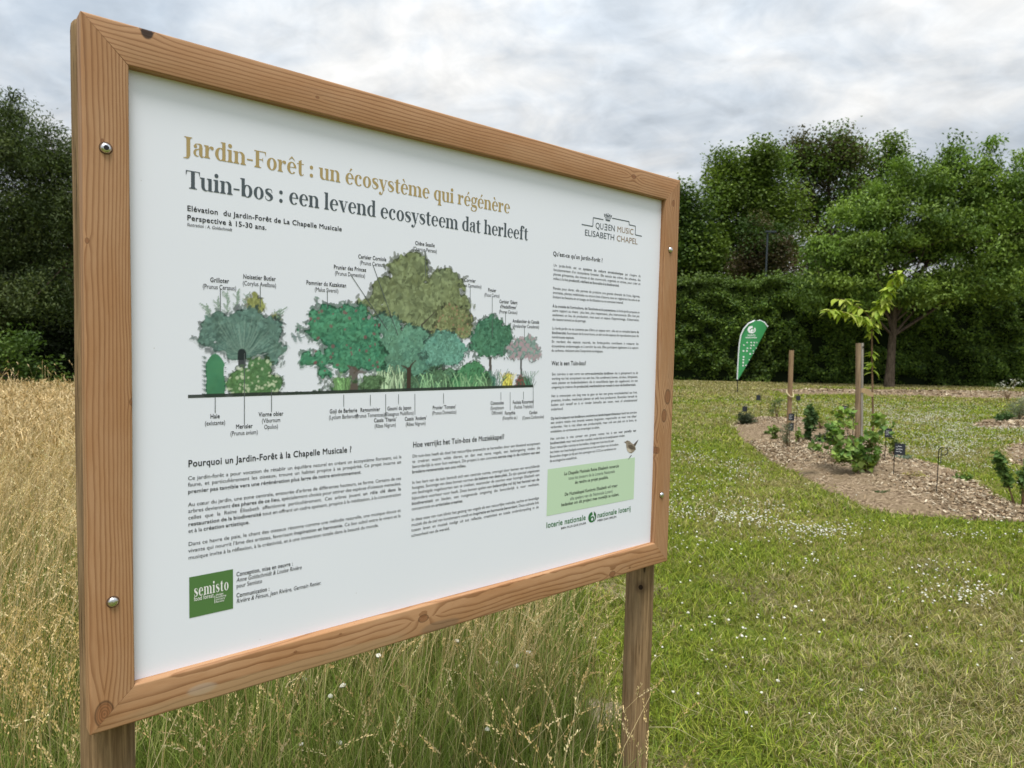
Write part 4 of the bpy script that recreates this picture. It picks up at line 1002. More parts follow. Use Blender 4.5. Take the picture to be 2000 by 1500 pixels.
def chip_mat():
    m, g, out = mat('wood_mulch')
    o_ = g.coord(); v1 = g.voro(o_, 42, 'Color'); n_ = g.noise(o_, 5, 4, .6); n2_ = g.noise(o_, 90, 3, .6)
    r_, gg, b_ = g.sep(v1)
    c = g.mix(r_, (0.10, 0.066, 0.038), (0.38, 0.29, 0.19)); c = g.mix(n_.smooth(.45, .62) * .75, c, (0.22, 0.165, 0.10)); c = g.mix(n2_.smooth(.5, .7) * .5, c, (0.08, .05, .035))
    principled(g, out, c, .95, g.bump(r_ * .6 + n2_ * .4, .9, .03), 0, .05); return m
CHIPM = chip_mat()
def bed(name, poly, h, seed, nchip, csz, label=None):
    """mounded mulch bed: a sheet over the lawn, with loose chips as one stuff object"""
    P = np.array(poly); rr = np.random.default_rng(seed)
    # outline with a ragged edge
    n = 160; d_ = np.concatenate([[0], np.cumsum(np.linalg.norm(np.diff(np.vstack([P, P[:1]]), axis=0), axis=1))]); t = np.linspace(0, d_[-1], n, endpoint=False); Q = np.vstack([P, P[:1]])
    E_ = np.stack([np.interp(t, d_, Q[:, 0]), np.interp(t, d_, Q[:, 1])], 1); cen = E_.mean(0)
    lo, hi = P.min(0) - .2, P.max(0) + .2
    st = max(.045, min((hi - lo)) / 60); ax = np.arange(lo[0], hi[0], st); ay = np.arange(lo[1], hi[1], st); A, B_ = np.meshgrid(ax, ay, indexing='ij'); a_, b_ = A.ravel(), B_.ravel()
    wob = .18 * st / .045 * 0 + 0.10
    ins = inpoly(a_ + (fnoise(a_ + 9, b_, 3.) - .5) * wob, b_ + (fnoise(a_, b_ + 9, 3.) - .5) * wob, poly)
    seg = np.min(np.hypot(a_[:, None] - E_[None, :, 0], b_[:, None] - E_[None, :, 1]), 1)
    z = np.where(ins, .012 + h * np.clip(seg / .7, 0, 1) ** .7 + (fnoise(a_, b_, 4.) - .5) * .05 * np.clip(seg / .3, 0, 1) + (fnoise(a_, b_, 14.) - .5) * .02 * np.clip(seg / .15, 0, 1), -.03) + hgt(a_, b_)
    I = ins.reshape(A.shape); na, nb = A.shape
    I2 = I.copy(); I2[1:] |= I[:-1]; I2[:-1] |= I[1:]; I2[:, 1:] |= I2[:, :-1]; I2[:, :-1] |= I2[:, 1:]
    i, j = np.meshgrid(np.arange(na - 1), np.arange(nb - 1), indexing='ij'); ok = (I2[:-1, :-1] & I2[1:, :-1] & I2[1:, 1:] & I2[:-1, 1:])
    f_ = np.stack([i * nb + j, (i + 1) * nb + j, (i + 1) * nb + j + 1, i * nb + j + 1], -1)[ok]
    u_ = np.unique(f_); mp = -np.ones(na * nb, int); mp[u_] = np.arange(len(u_))
    mb = MB(); mb.add(np.stack([a_, b_, z], -1)[u_], mp[f_], smooth=True); o = mb.build(name, CHIPM); tag(o, kind='structure')
    # chips
    k = rr.choice(np.where(ins)[0], nchip); cx = a_[k] + rr.uniform(-st, st, nchip); cy = b_[k] + rr.uniform(-st, st, nchip); cz = z[k] + rr.uniform(.002, .014, nchip)
    L = csz * rr.uniform(.5, 1.6, nchip); Wd = L * rr.uniform(.15, .5, nchip); a0 = rr.uniform(0, 6.28, nchip); ti_ = rr.normal(0, .35, nchip); ro = rr.normal(0, .4, nchip)
    dx_ = np.stack([np.cos(a0) * np.cos(ti_), np.sin(a0) * np.cos(ti_), np.sin(ti_)], -1); dy_ = np.stack([-np.sin(a0) * np.cos(ro), np.cos(a0) * np.cos(ro), np.sin(ro)], -1)
    c0 = np.stack([cx, cy, cz], -1); v = np.stack([c0 - dx_ * L[:, None] / 2 - dy_ * Wd[:, None] / 2, c0 + dx_ * L[:, None] / 2 - dy_ * Wd[:, None] / 2, c0 + dx_ * L[:, None] / 2 + dy_ * Wd[:, None] / 2, c0 - dx_ * L[:, None] / 2 + dy_ * Wd[:, None] / 2], 1).reshape(-1, 3)
    pal = np.array([(.46, .37, .25), (.36, .265, .165), (.24, .165, .095), (.56, .475, .345), (.13, .085, .05), (.32, .26, .18)]); cc_ = pal[rr.integers(0, 6, nchip)] * rr.uniform(.7, 1.15, nchip)[:, None]
    sparse = fnoise(cx + 3, cy + 7, .9) + rr.normal(0, .12, nchip) > .40
    v = v.reshape(-1, 4, 3)[sparse].reshape(-1, 3); cc_ = cc_[sparse]; nn = int(sparse.sum())
    return v, np.arange(nn * 4).reshape(-1, 4), np.repeat(cc_, 4, 0), (a_, b_, z, ins)
chips = MB(); BEDZ = {}
for nm, po, h_, sd_, nc, cs_ in (('mulch_bed', BED, .10, 1, 46000, .031), ('far_mulch_bed', BED_R, .06, 2, 3500, .06), ('near_mulch_bed', BED_N, .06, 3, 3500, .045), ('mulch_strip', STRIP, .02, 4, 6000, .09)):
    v, f_, c_, bz = bed(nm, po, h_, sd_, nc, cs_); chips.add(v, f_, c_); BEDZ[nm] = bz
o = chips.build('wood_chips', m_attr('chip_wood', .9, .1), None, True); tag(o, 'pale wood chips scattered over the brown planting beds', 'wood chips', kind='stuff')
def gz(x, y):
    a_, b_, z, ins = BEDZ['mulch_bed']; k = np.argmin((a_ - x) ** 2 + (b_ - y) ** 2)
    return float(z[k]) if ins[k] and (a_[k] - x) ** 2 + (b_[k] - y) ** 2 < .02 else float(hgt(x, y))
# bare soil patches
m, g, out = mat('bare_soil'); o_ = g.coord(); n_ = g.noise(o_, 9, 5, .65); n2_ = g.noise(o_, 70, 4, .7)
principled(g, out, g.mix((n_ * .5 + n2_ * .5).smooth(.35, .65), (0.16, .125, .07), (.40, .33, .22)), .95, g.bump(n2_ * .6 + n_ * .4, .9, .03), 0, .05); SOILM = m
for k, po in enumerate(SOIL):
    P = np.array(po); c_ = P.mean(0); n = 40; a_ = np.linspace(0, 2 * np.pi, n, endpoint=False); R_ = np.abs(P - c_).max(0); mb = MB(); V = [[*c_, hgt(*c_) + .022 * (k == 1) + .012]]; F_ = []
    for q, fr in enumerate((.35, .7, 1.0)):
        for t_ in a_:
            w_ = 1 + .25 * math.sin(t_ * 3 + k) + .12 * math.sin(t_ * 7 + k * 2)
            x_, y_ = c_[0] + R_[0] * fr * w_ * math.cos(t_), c_[1] + R_[1] * fr * w_ * math.sin(t_)
            V.append([x_, y_, float(hgt(x_, y_)) + (.022 * (k == 1) + .008) * (1 - fr) + .005 - .010 * (fr == 1) + .012 * (float(fnoise(x_ + 5, y_, 14.)) - .5) * (fr < 1)])
    for t_ in range(n): F_.append([0, 1 + t_, 1 + (t_ + 1) % n])
    mb.add(V, F_, smooth=True); f4 = []
    for q in range(2):
        for t_ in range(n): f4.append([1 + q * n + t_, 1 + (q + 1) * n + t_, 1 + (q + 1) * n + (t_ + 1) % n, 1 + q * n + (t_ + 1) % n])
    v0 = MB(); mb.f.append(np.array(f4)); mb.mi.append(np.zeros(len(f4), int)); mb.sm.append(np.ones(len(f4), bool))
    o = mb.build('bare_soil', SOILM); tag(o, kind='structure')

# ------------------------------------------------------------------ grass
def blades(mb, x, y, z, h, wd, lean, cb, ct, seg=2):
    """curved blades: base colour cb, tip colour ct"""
    n = len(x); a0 = RNG.uniform(0, 2 * np.pi, n); b0 = RNG.uniform(0, 2 * np.pi, n)
    base = np.stack([x, y, z], -1); s_ = np.stack([np.cos(a0), np.sin(a0), np.zeros(n)], -1) * wd[:, None] / 2; ln = np.stack([np.cos(b0), np.sin(b0), np.zeros(n)], -1) * (lean * h)[:, None]
    up = np.zeros((n, 3)); V = []; C_ = []
    for k in range(seg):
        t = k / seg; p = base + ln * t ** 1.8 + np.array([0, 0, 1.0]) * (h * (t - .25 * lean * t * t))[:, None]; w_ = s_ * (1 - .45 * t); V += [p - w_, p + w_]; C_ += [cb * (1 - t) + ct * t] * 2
    V.append(base + ln + np.array([0, 0, 1.0]) * (h * (1 - .25 * lean))[:, None]); C_.append(ct); K = 2 * seg + 1
    v = np.stack(V, 1).reshape(-1, 3); c_ = np.stack(C_, 1).reshape(-1, 3); o_ = np.arange(n)[:, None] * K
    mb.add(v, np.concatenate([o_ + np.array([[2 * k, 2 * k + 1, 2 * k + 3, 2 * k + 2]]) for k in range(seg - 1)]) if seg > 1 else np.zeros((0, 4), int), c_)
    s0 = mb.n - len(v); mb.f.append(o_ + np.array([[2 * seg - 2, 2 * seg - 1, 2 * seg]]) + s0); mb.mi.append(np.zeros(n, int)); mb.sm.append(np.zeros(n, bool))
def wedge(n, y0, y1, pl, pr, pw=1.0):
    """random spots on the ground in front of the camera between two photo columns"""
    y = (RNG.random(n) * (y1 ** pw - y0 ** pw) + y0 ** pw) ** (1 / pw); return y * ((pl + RNG.random(n) * (pr - pl)) - 1000) / F_PX, y
ALLBEDS = [BED, BED_R, BED_N, STRIP]
def lawn_mask(x, y, soil=True):
    ok = x > bound(y) - RNG.uniform(0, .25, len(x))
    for b_ in ALLBEDS: ok &= ~inpoly(x + RNG.normal(0, .09, len(x)), y + RNG.normal(0, .09, len(x)), b_)
    if soil:
        for b_ in SOIL: ok &= ~(inpoly(x + RNG.normal(0, .06, len(x)), y + RNG.normal(0, .10, len(x)), b_) & (RNG.random(len(x)) < .62))
    return ok
GR = np.array([(0.250, .325, .034), (.315, .38, .046), (.165, .25, .034), (.385, .41, .070)]); DR = np.array([(.44, .37, .17), (.34, .29, .11), (.54, .47, .27)])
lb = MB()
for (y0, y1, dens, hh, ww, pl_, pr_) in ((1.4, 3.6, 9000, .055, .0045, 1040, 2450), (3.6, 6, 3600, .055, .006, 1000, 2450), (6, 11, 1300, .055, .010, 860, 2350), (11, 19, 420, .06, .018, 700, 2300), (19, 33.5, 130, .07, .035, 500, 2250)):
    area = (y1 ** 2 - y0 ** 2) / 2 * (pr_ - pl_) / F_PX; n = int(area * dens); x, y = wedge(n, y0, y1, pl_, pr_, 2.0); k = lawn_mask(x, y); x, y = x[k], y[k]; n = len(x)
    tuft = fnoise(x, y, 2.2) * .5 + fnoise(x + 30, y + 11, 6.0) * .5; dry = fnoise(x + 70, y + 20, .55) * .45 + fnoise(x + 7, y + 2, 1.7) * .35 + RNG.normal(0, .13, n) + .20 * fnoise(x, y, 9)
    dry += .16 * np.clip((4.2 - y) / 1.6, 0, 1) + .24 * np.clip((y - 17) / 6, 0, 1) * (x < y * .38) + .3 * np.clip((y - 29) / 2, 0, 1)
    isd = dry > .60; cb = np.where(isd[:, None], DR[RNG.integers(0, 3, n)], GR[RNG.integers(0, 4, n)]) * RNG.uniform(.5, 1.3, n)[:, None]
    h = hh * (.45 + 1.0 * tuft) * RNG.uniform(.6, 1.5, n); wd = ww * RNG.uniform(.6, 1.4, n)
    blades(lb, x, y, hgt(x, y) - .004, h, wd, RNG.uniform(.2, 1.5, n), cb * .42, cb * 1.35)  # feet darkened, tips lightened: shade between the blades put into their colour
for b_ in SOIL:                                              # flattened dead grass over the worn patches
    P_ = np.array(b_); c_ = P_.mean(0); e_ = np.abs(P_ - c_).max(0) * 1.25; n = int(1400 + 7000 * e_[0] * e_[1]); x = c_[0] + RNG.normal(0, .5, n) * e_[0]; y = c_[1] + RNG.normal(0, .5, n) * e_[1]
    cb = DR[RNG.integers(0, 3, n)] * RNG.uniform(.35, 1.0, n)[:, None]; gn = RNG.random(n) < .3; cb[gn] = GR[RNG.integers(0, 4, gn.sum())] * .8
    blades(lb, x, y, hgt(x, y) + .004, RNG.uniform(.012, .04, n), RNG.uniform(.002, .006, n), RNG.uniform(.8, 2.6, n), cb * .7, cb)
o = lb.build('mown_grass', GRASS, None, True); tag(o, 'short mown lawn grass with dry tufts', 'grass', kind='stuff')

# white clover heads in drifts over the lawn
def clover(x, y, z, r):
    n = len(x); t = (1 + 5 ** .5) / 2; iv = np.array([(-1, t, 0), (1, t, 0), (-1, -t, 0), (1, -t, 0), (0, -1, t), (0, 1, t), (0, -1, -t), (0, 1, -t), (t, 0, -1), (t, 0, 1), (-t, 0, -1), (-t, 0, 1)]) / 1.902
    fi = np.array([(0, 11, 5), (0, 5, 1), (0, 1, 7), (0, 7, 10), (0, 10, 11), (1, 5, 9), (5, 11, 4), (11, 10, 2), (10, 7, 6), (7, 1, 8), (3, 9, 4), (3, 4, 2), (3, 2, 6), (3, 6, 8), (3, 8, 9), (4, 9, 5), (2, 4, 11), (6, 2, 10), (8, 6, 7), (9, 8, 1)])
    v = iv[None] * (r[:, None, None] * np.array([1, 1, .78])) * RNG.uniform(.65, 1.25, (n, 12, 1)) + np.stack([x, y, z], -1)[:, None]
    c_ = np.where((iv[:, 2] < -.3)[None, :, None], np.array([.26, .28, .12]), np.array([.66, .65, .55])) * RNG.uniform(.8, 1.0, (n, 1, 1))
    return v.reshape(-1, 3), (np.arange(n)[:, None, None] * 12 + fi[None]).reshape(-1, 3), c_.reshape(-1, 3)
cl_ = MB()
DRIFT = [(1400, 1015, 130, 26, 1.0), (1560, 1045, 110, 26, .8), (1350, 1060, 60, 30, .5), (1800, 1130, 90, 26, .45), (1880, 1175, 80, 22, .5), (1640, 1095, 120, 22, .25), (1900, 1050, 120, 18, .25), (1860, 880, 110, 26, .7), (1800, 830, 140, 24, .6), (1960, 850, 60, 20, .5), (1420, 930, 60, 30, .35), (1350, 900, 50, 40, .3), (1450, 1240, 200, 60, .05), (1700, 800, 200, 14, .3)]
x, y = wedge(120000, 2.1, 26, 1100, 2200, 1.3); k = lawn_mask(x, y); x, y = x[k], y[k]; p_ = np.full(len(x), .010)
for (dx_, dy_, sx_, sy_, am) in DRIFT:
    c_ = ground(dx_, dy_); e_ = ground(dx_ + sx_, dy_); f_ = ground(dx_, dy_ - sy_); p_ = np.maximum(p_, am * .95 * np.exp(-((x - c_[0] * y / c_[1]) / (e_[0] - c_[0])) ** 2 - ((y - c_[1]) / (f_[1] - c_[1])) ** 2))
p_ *= np.clip((fnoise(x + 2, y + 8, 2.2) - .25) * 2.2, .1, 1.2); k = RNG.random(len(x)) < p_; x, y = x[k], y[k]
n = len(x); h = RNG.uniform(.035, .085, n); r = RNG.uniform(.0045, .0098, n) * np.clip(1 + (y - 9) * .03, 1, 1.4); v, f_, c_ = clover(x, y, hgt(x, y) + h, r); cl_.add(v, f_, c_)
xm, ym = wedge(900, 2.3, 6, 300, 1250, 1.6); k = xm < bound(ym); xm, ym = xm[k][:90], ym[k][:90]; v, f_, c_ = clover(xm, ym, hgt(xm, ym) + RNG.uniform(.15, .42, len(xm)), RNG.uniform(.009, .014, len(xm))); cl_.add(v, f_, c_)
o = cl_.build('clover_flowers', m_attr('clover_petals', .8, .2), None, True); tag(o, 'small white clover heads dotted over the green lawn', 'clover', kind='stuff')

# tall dry meadow: leaf blades, stalks, drooping seed heads
mdw = MB()
def meadow_xy(n, y0, y1, pl_, pr_, pw=1.6):
    x, y = wedge(n, y0, y1, pl_, pr_, pw); k = x < bound(y) - RNG.uniform(-.18, .12, len(x))
    for b_ in SOIL[:2]: k &= ~(inpoly(x, y, b_) & (RNG.random(len(x)) < .85))
    return x[k], y[k]
GM = np.array([(.14, .215, .035), (.20, .285, .045), (.28, .335, .08), (.38, .39, .14)]); ST = np.array([(.59, .45, .23), (.68, .55, .33), (.49, .35, .16), (.56, .44, .23)])
def mheight(x, y):
    """knee-high near the lawn edge, hip-high deep in the meadow"""
    e = np.clip((bound(y) - x) / 2.6, 0, 1); return (.40 + .22 * e + .10 * (fnoise(x + 4, y + 9, .8) - .5)) * (1 - .34 * np.clip((y - 6) / 6, 0, 1))
for (y0, y1, n, ww, gfrac) in ((1.15, 2.4, 36000, .0030, 1.0), (2.4, 4.5, 74000, .0036, 1.0), (4.5, 8, 66000, .0062, .62), (8, 15.5, 60000, .013, .14)):
    x, y = meadow_xy(n, y0, y1, -900, 1330); n = len(x); hm = mheight(x, y); rr = RNG.random(n) < (gfrac + .18 * (fnoise(x, y, 1.3) - .5) - .10 * np.clip((-x - 1.6) / 2.5, 0, 1) - .32 * np.clip((y - 2.8) / 2, 0, 1) * (x < -1.0))
    cb = np.where(rr[:, None], GM[RNG.integers(0, 4, n)], ST[RNG.integers(0, 4, n)] * .85) * RNG.uniform(.5, 1.2, n)[:, None]
    ok = np.hypot(x - (-.72), y - 1.2) > .10; h = hm * RNG.uniform(.35, .85, n); h = np.where(y < 1.0, np.minimum(h, .42), h)
    blades(mdw, x[ok], y[ok], (hgt(x, y) - .01)[ok], h[ok], (ww * RNG.uniform(.6, 1.3, n))[ok], RNG.uniform(.05, .8, n)[ok] ** 1.2, (cb * .40)[ok], (cb * 1.25)[ok], 3)  # dark feet, bright tips: the shade low in the meadow is in the colour
def stalks(n, y0, y1, pl_, pr_, wst, whd, pw=1.6, gold=False, hm=1.0):
    x, y = meadow_xy(n, y0, y1, pl_, pr_, pw); n = len(x)
    if n == 0: return
    h = hm * mheight(x, y) * RNG.uniform(.85, 1.45, n); a0 = RNG.uniform(0, 6.28, n); ln = RNG.uniform(.03, .42, n); dv = np.stack([np.cos(a0), np.sin(a0), np.zeros(n)], -1)
    if gold: h = RNG.uniform(.30, .46, n); ln *= .4
    base = np.stack([x, y, hgt(x, y) - .01], -1); cst = ST[RNG.integers(0, 4, n)] * RNG.uniform(.75, 1.1, n)[:, None]; grn = np.clip(1.2 - RNG.random(n) * 1.5, 0, 1)[:, None] * np.clip(1.3 - (-x - .6) * .6, 0, 1)[:, None]; cbs = cst * (1 - grn) + np.array([.17, .21, .06]) * grn
    def P(t): return base + dv * (ln * h * t ** 2.2)[:, None] + np.array([0, 0, 1.0]) * (h * (t - .22 * ln * t ** 2))[:, None]
    sd_ = np.stack([-np.sin(a0 + .7), np.cos(a0 + .7), np.zeros(n)], -1); ts = (0, .4, .75, 1.0); V = []
    for t in ts: V += [P(t) - sd_ * wst / 2 * (1.2 - .5 * t), P(t) + sd_ * wst / 2 * (1.2 - .5 * t)]
    v = np.stack(V, 1); K = 8; o_ = np.arange(n)[:, None] * K; mdw.add(v.reshape(-1, 3), np.concatenate([o_ + np.array([[2 * k, 2 * k + 1, 2 * k + 3, 2 * k + 2]]) for k in range(3)]), np.stack([cbs, cbs, cbs, cbs, cst, cst, cst, cst], 1).reshape(-1, 3))
    # seed head: a tapered three-sided spike with a ruffled outline, continuing the stalk's bend
    L = (RNG.uniform(.05, .11, n) if not gold else RNG.uniform(.09, .15, n)); tip = P(1.0); tan_ = P(1.0) - P(.93); tan_ /= np.linalg.norm(tan_, axis=1)[:, None]; dr = dv * RNG.uniform(0, .55, n)[:, None] + np.array([0, 0, -1.0]) * RNG.uniform(0, .22, n)[:, None]
    hc = (ST[RNG.integers(0, 4, n)] * RNG.uniform(.95, 1.35, n)[:, None]) if not gold else np.array([.56, .42, .17]) * RNG.uniform(.7, 1.2, n)[:, None]
    if y1 < 5:
        m_ = 26; t = (np.arange(m_) + .5)[None] / m_ + RNG.uniform(-.02, .02, (n, m_)); cen = tip[:, None] + tan_[:, None] * (L[:, None] * t)[..., None] + dr[:, None] * (L[:, None] * t * t)[..., None]
        e1 = np.cross(tan_, sd_); e1 /= np.linalg.norm(e1, axis=1)[:, None]; e2 = np.cross(tan_, e1); an = RNG.uniform(0, 6.28, (n, m_))[..., None]; od = e1[:, None] * np.cos(an) + e2[:, None] * np.sin(an)
        wv = (whd * (1.0 if not gold else 1.5) * (1 - .75 * np.clip(t, 0, 1) ** 1.6))[..., None] * RNG.uniform(.5, 1.25, (n, m_, 1)); ax_ = tan_[:, None] * 1.0 + od * .55; ax_ /= np.linalg.norm(ax_, axis=2)[..., None]; ll = (.0078 if not gold else .010) * RNG.uniform(.7, 1.4, (n, m_, 1)); sw = np.cross(ax_, od); sw /= np.linalg.norm(sw, axis=2)[..., None] + 1e-9
        c0 = cen + od * wv * .32; V = np.stack([c0, c0 + ax_ * ll * .5 + sw * .0019, c0 + ax_ * ll, c0 + ax_ * ll * .5 - sw * .0019], 2); hcm = np.clip(hc[:, None] * RNG.uniform(.75, 1.2, (n, m_, 1)), 0, .85)
        mdw.add(V.reshape(-1, 3), np.arange(n * m_ * 4).reshape(-1, 4), np.repeat(hcm.reshape(-1, 3), 4, 0)); return
    n1 = np.cross(tan_, sd_); n1 /= np.linalg.norm(n1, axis=1)[:, None]; n2 = np.cross(tan_, n1); V = []; prof = (.25, 1.0, .75, .9, .5, .05); m_ = len(prof)
    for q, pr in enumerate(prof):
        t = q / (m_ - 1); c_ = tip + tan_ * (L * t)[:, None] + dr * (L * t * t)[:, None]
        for e in range(3):
            an = e * 2.094 + q * .6; V.append(c_ + (n1 * math.cos(an) + n2 * math.sin(an)) * (whd * .5 * pr * RNG.uniform(.7, 1.3, n))[:, None])
    v = np.stack(V, 1); K = 3 * m_; o_ = np.arange(n)[:, None] * K; F_ = [o_ + np.array([[3 * q + e, 3 * q + (e + 1) % 3, 3 * q + 3 + (e + 1) % 3, 3 * q + 3 + e]]) for q in range(m_ - 1) for e in range(3)]
    mdw.add(v.reshape(-1, 3), np.concatenate(F_), np.repeat(hc[:, None], K, 1).reshape(-1, 3))
stalks(800, 1.5, 2.5, -900, 1300, .0016, .0085)
stalks(7000, 2.5, 4.8, -900, 1330, .0022, .0105)
stalks(12000, 4.8, 8, -700, 1000, .0030, .0095)
stalks(22000, 8, 15.5, -600, 700, .006, .018)
stalks(260, 13.5, 15.6, -400, 500, .007, .017, hm=1.75)
stalks(300, 1.9, 2.9, -150, 170, .0022, .012, gold=True)
for (pts_, r_) in (([(1268, 1300), (1290, 1275), (1310, 1330), (1338, 1400)], .0011), ([(1266, 1330), (1300, 1360), (1345, 1385), (1365, 1392)], .0012), ([(1268, 1420), (1320, 1420), (1370, 1450), (1400, 1470)], .0012), ([(1225, 1180), (1205, 1160), (1180, 1140)], .0012), ([(1222, 1300), (1195, 1280), (1150, 1262)], .0011)):
    q_ = np.array([at(x_, y_, 2.55 + .03 * i_) for i_, (x_, y_) in enumerate(pts_)]); tt_ = np.linspace(0, len(q_) - 1, 14); q_ = np.stack([np.interp(tt_, np.arange(len(q_)), q_[:, e_]) for e_ in range(3)], 1); q_[1:-1] = (q_[:-2] + 2 * q_[1:-1] + q_[2:]) / 4; mdw.tube(q_, r_, 5, col=np.array([.52, .47, .26]), cap=False)
o = mdw.build('meadow_grass', STRAW, None, True); tag(o, 'tall dry meadow grass gone to seed', 'meadow grass', kind='stuff')

# ------------------------------------------------------------------ foliage
def leaf_cloud(mb, c, L, Wd, col, droop=0.2, up=0.6, rng=RNG):
    """one folded leaf (two triangles sharing a rib) per centre"""
    n = len(c); L = np.broadcast_to(L, (n,)) * rng.uniform(.65, 1.3, n); Wd = np.broadcast_to(Wd, (n,)) * rng.uniform(.7, 1.25, n)
    nr = rng.normal(0, 1, (n, 3)); nr[:, 2] = np.abs(nr[:, 2]) + up; nr /= np.linalg.norm(nr, axis=1)[:, None]
    a = rng.normal(0, 1, (n, 3)); a[:, 2] -= droop * 2; a -= nr * np.sum(a * nr, 1)[:, None]; a /= np.linalg.norm(a, axis=1)[:, None]; b = np.cross(nr, a)
    p0 = c - a * L[:, None] / 2; p1 = c + a * L[:, None] / 2; q = c + a * L[:, None] * -.06; f_ = nr * (Wd * .18)[:, None]
    v = np.stack([p0, q + b * Wd[:, None] / 2 + f_, p1, q - b * Wd[:, None] / 2 + f_], 1).reshape(-1, 3); o_ = np.arange(n)[:, None] * 4
    mb.add(v, np.concatenate([o_ + np.array([[0, 2, 1]]), o_ + np.array([[0, 3, 2]])]), np.repeat(col, 4, 0))
def px_ellipsoids(es, Y, depth=.8):
    """(px, py, rx, ry[, dY]) ellipses of the photo as ellipsoids standing at distance Y"""
    r = []
    for e in es:
        y = Y + (e[4] if len(e) > 4 else 0); c_ = at(e[0], e[1], y); k = y / F_PX; r.append((c_, np.array([e[2] * k, e[2] * k * depth, e[3] * k])))
    return r
def crown_points(ells, nclump, nleaf, rc, flat=1.0, rng=RNG, shell=.42):
    vol = np.array([np.prod(s_) ** .75 for _, s_ in ells]); cnt = np.maximum(3, (nclump * vol / vol.sum())).astype(int); C_, K_, ctr = [], [], []; kk = 0
    for (c_, s_), m_ in zip(ells, cnt):
        d_ = rng.normal(0, 1, (m_, 3)); d_ /= np.linalg.norm(d_, axis=1)[:, None]; cc_ = c_ + d_ * s_ * (rng.random(m_) ** shell)[:, None]; ctr.append(cc_)
        nl = np.maximum(8, (nleaf * rng.uniform(.5, 1.5, m_))).astype(int); R_ = rc * rng.uniform(.6, 1.45, m_)
        C_.append(np.repeat(cc_, nl, 0) + np.clip(rng.normal(0, .55, (nl.sum(), 3)), -1.0, 1.0) * np.repeat(R_, nl)[:, None] * np.array([1, 1, flat])); K_.append(np.repeat(np.arange(kk, kk + m_), nl)); kk += m_
    return np.concatenate(C_), np.concatenate(K_), np.concatenate(ctr)
def leafcols(pal, K, rng=RNG, cv=.22, lv=.18):
    pal = np.array(pal); nk = K.max() + 1; cl_ = pal[rng.integers(0, len(pal), nk)] * rng.uniform(1 - cv, 1 + cv, nk)[:, None]; return np.clip(cl_[K] * rng.uniform(1 - lv, 1 + lv, len(K))[:, None], .004, .9)
def limbs(mb, base, top, r0, ctr, n, rng=RNG, sag=0.0):
    k = 14; t = np.linspace(0, 1, k); bend = np.stack([np.sin(t * 3.1) * .12, np.cos(t * 2.4) * .08, 0 * t], 1) * (np.linalg.norm(top - base) / 8)
    P = base + (top - base) * t[:, None] + bend - bend[0]; rad = r0 * (1 - .82 * t) * (1 + .22 * np.exp(-t * 20)); mb.tube(P, rad, 10)
    for q in rng.choice(len(ctr), min(n, len(ctr)), replace=False):
        e = ctr[q]; s_ = int(rng.integers(4, k - 2)); s0 = P[s_]; m_ = s0 * .5 + e * .5 + np.array([0, 0, .12 * np.linalg.norm(e - s0) * rng.uniform(-.3, 1)]); tt = np.linspace(0, 1, 7)[:, None]
        Q = s0 * (1 - tt) ** 2 + 2 * m_ * tt * (1 - tt) + e * tt ** 2; mb.tube(Q, np.linspace(rad[s_] * .42, .010, 7), 6, cap=False)
def tree(name, label, cat, base, top, r0, ells, nclump, nleaf, rc, L, Wd, pal, nl=16, flat=1.0, droop=.2, up=.5, group=None, seed=1, shell=.42, barkm=None, extra=None, cv=.22):
    rng = np.random.default_rng(seed); base = np.asarray(base, float); root = empty(name, base, label, cat, group)
    C_, K_, ctr = crown_points(ells, nclump, nleaf, rc, flat, rng, shell)
    mb = MB(); leaf_cloud(mb, C_, L, Wd, leafcols(pal, K_, rng, cv), droop, up, rng); rebase(mb, base).build('crown', LEAF, root, True)
    tb_ = MB(); limbs(tb_, base, np.asarray(top, float), r0, ctr, nl, rng); rebase(tb_, base).build('trunk', barkm or BARK, root); return root

DG = [(.055, .100, .020), (.075, .130, .026), (.110, .170, .034), (.045, .080, .022)]; MG = [(.120, .185, .034), (.145, .215, .040), (.180, .250, .048), (.095, .155, .030)]; YG = [(.12, .16, .028), (.15, .18, .035), (.10, .145, .03)]; BR = [(.075, .058, .030), (.100, .072, .038), (.065, .066, .028), (.095, .088, .036)]
def gb(px, Y): p = at(px, 700, Y); return np.array([p[0], p[1], 0.0])
TG = 'trees standing behind the tall hedge'
# trees beyond the hedge
tree('maple_tree', 'dark green maple behind the hedge, nearest the board edge', 'tree', gb(1345, 44), at(1345, 420, 44), .32, px_ellipsoids([(1340, 500, 66, 62), (1350, 440, 46, 48), (1322, 400, 34, 34), (1300, 470, 60, 80, 1), (1376, 520, 50, 40)], 44), 90, 300, 1.05, .20, .17, DG + MG[:2], group=TG, seed=21, shell=.3, up=.9)
tree('maple_tree', 'tall maple with yellow green top clumps behind the street lamp', 'tree', gb(1450, 46), at(1455, 330, 46), .38, px_ellipsoids([(1440, 360, 56, 46), (1470, 330, 62, 36), (1408, 410, 40, 50), (1470, 420, 60, 60), (1425, 480, 56, 50), (1500, 365, 46, 46), (1530, 450, 46, 66), (1440, 530, 60, 30)], 46), 130, 320, 1.05, .20, .17, MG + DG[1:3] + YG[2:], group=TG, seed=22, shell=.3, up=.9)
tree('copper_beech', 'small copper leaved tree behind the hedge, right around the street lamp', 'tree', gb(1500, 42), at(1500, 470, 42), .20, px_ellipsoids([(1492, 470, 50, 42), (1510, 510, 54, 36), (1470, 520, 40, 26)], 42), 70, 170, .7, .15, .12, BR + DG[:1], group=TG, seed=23)
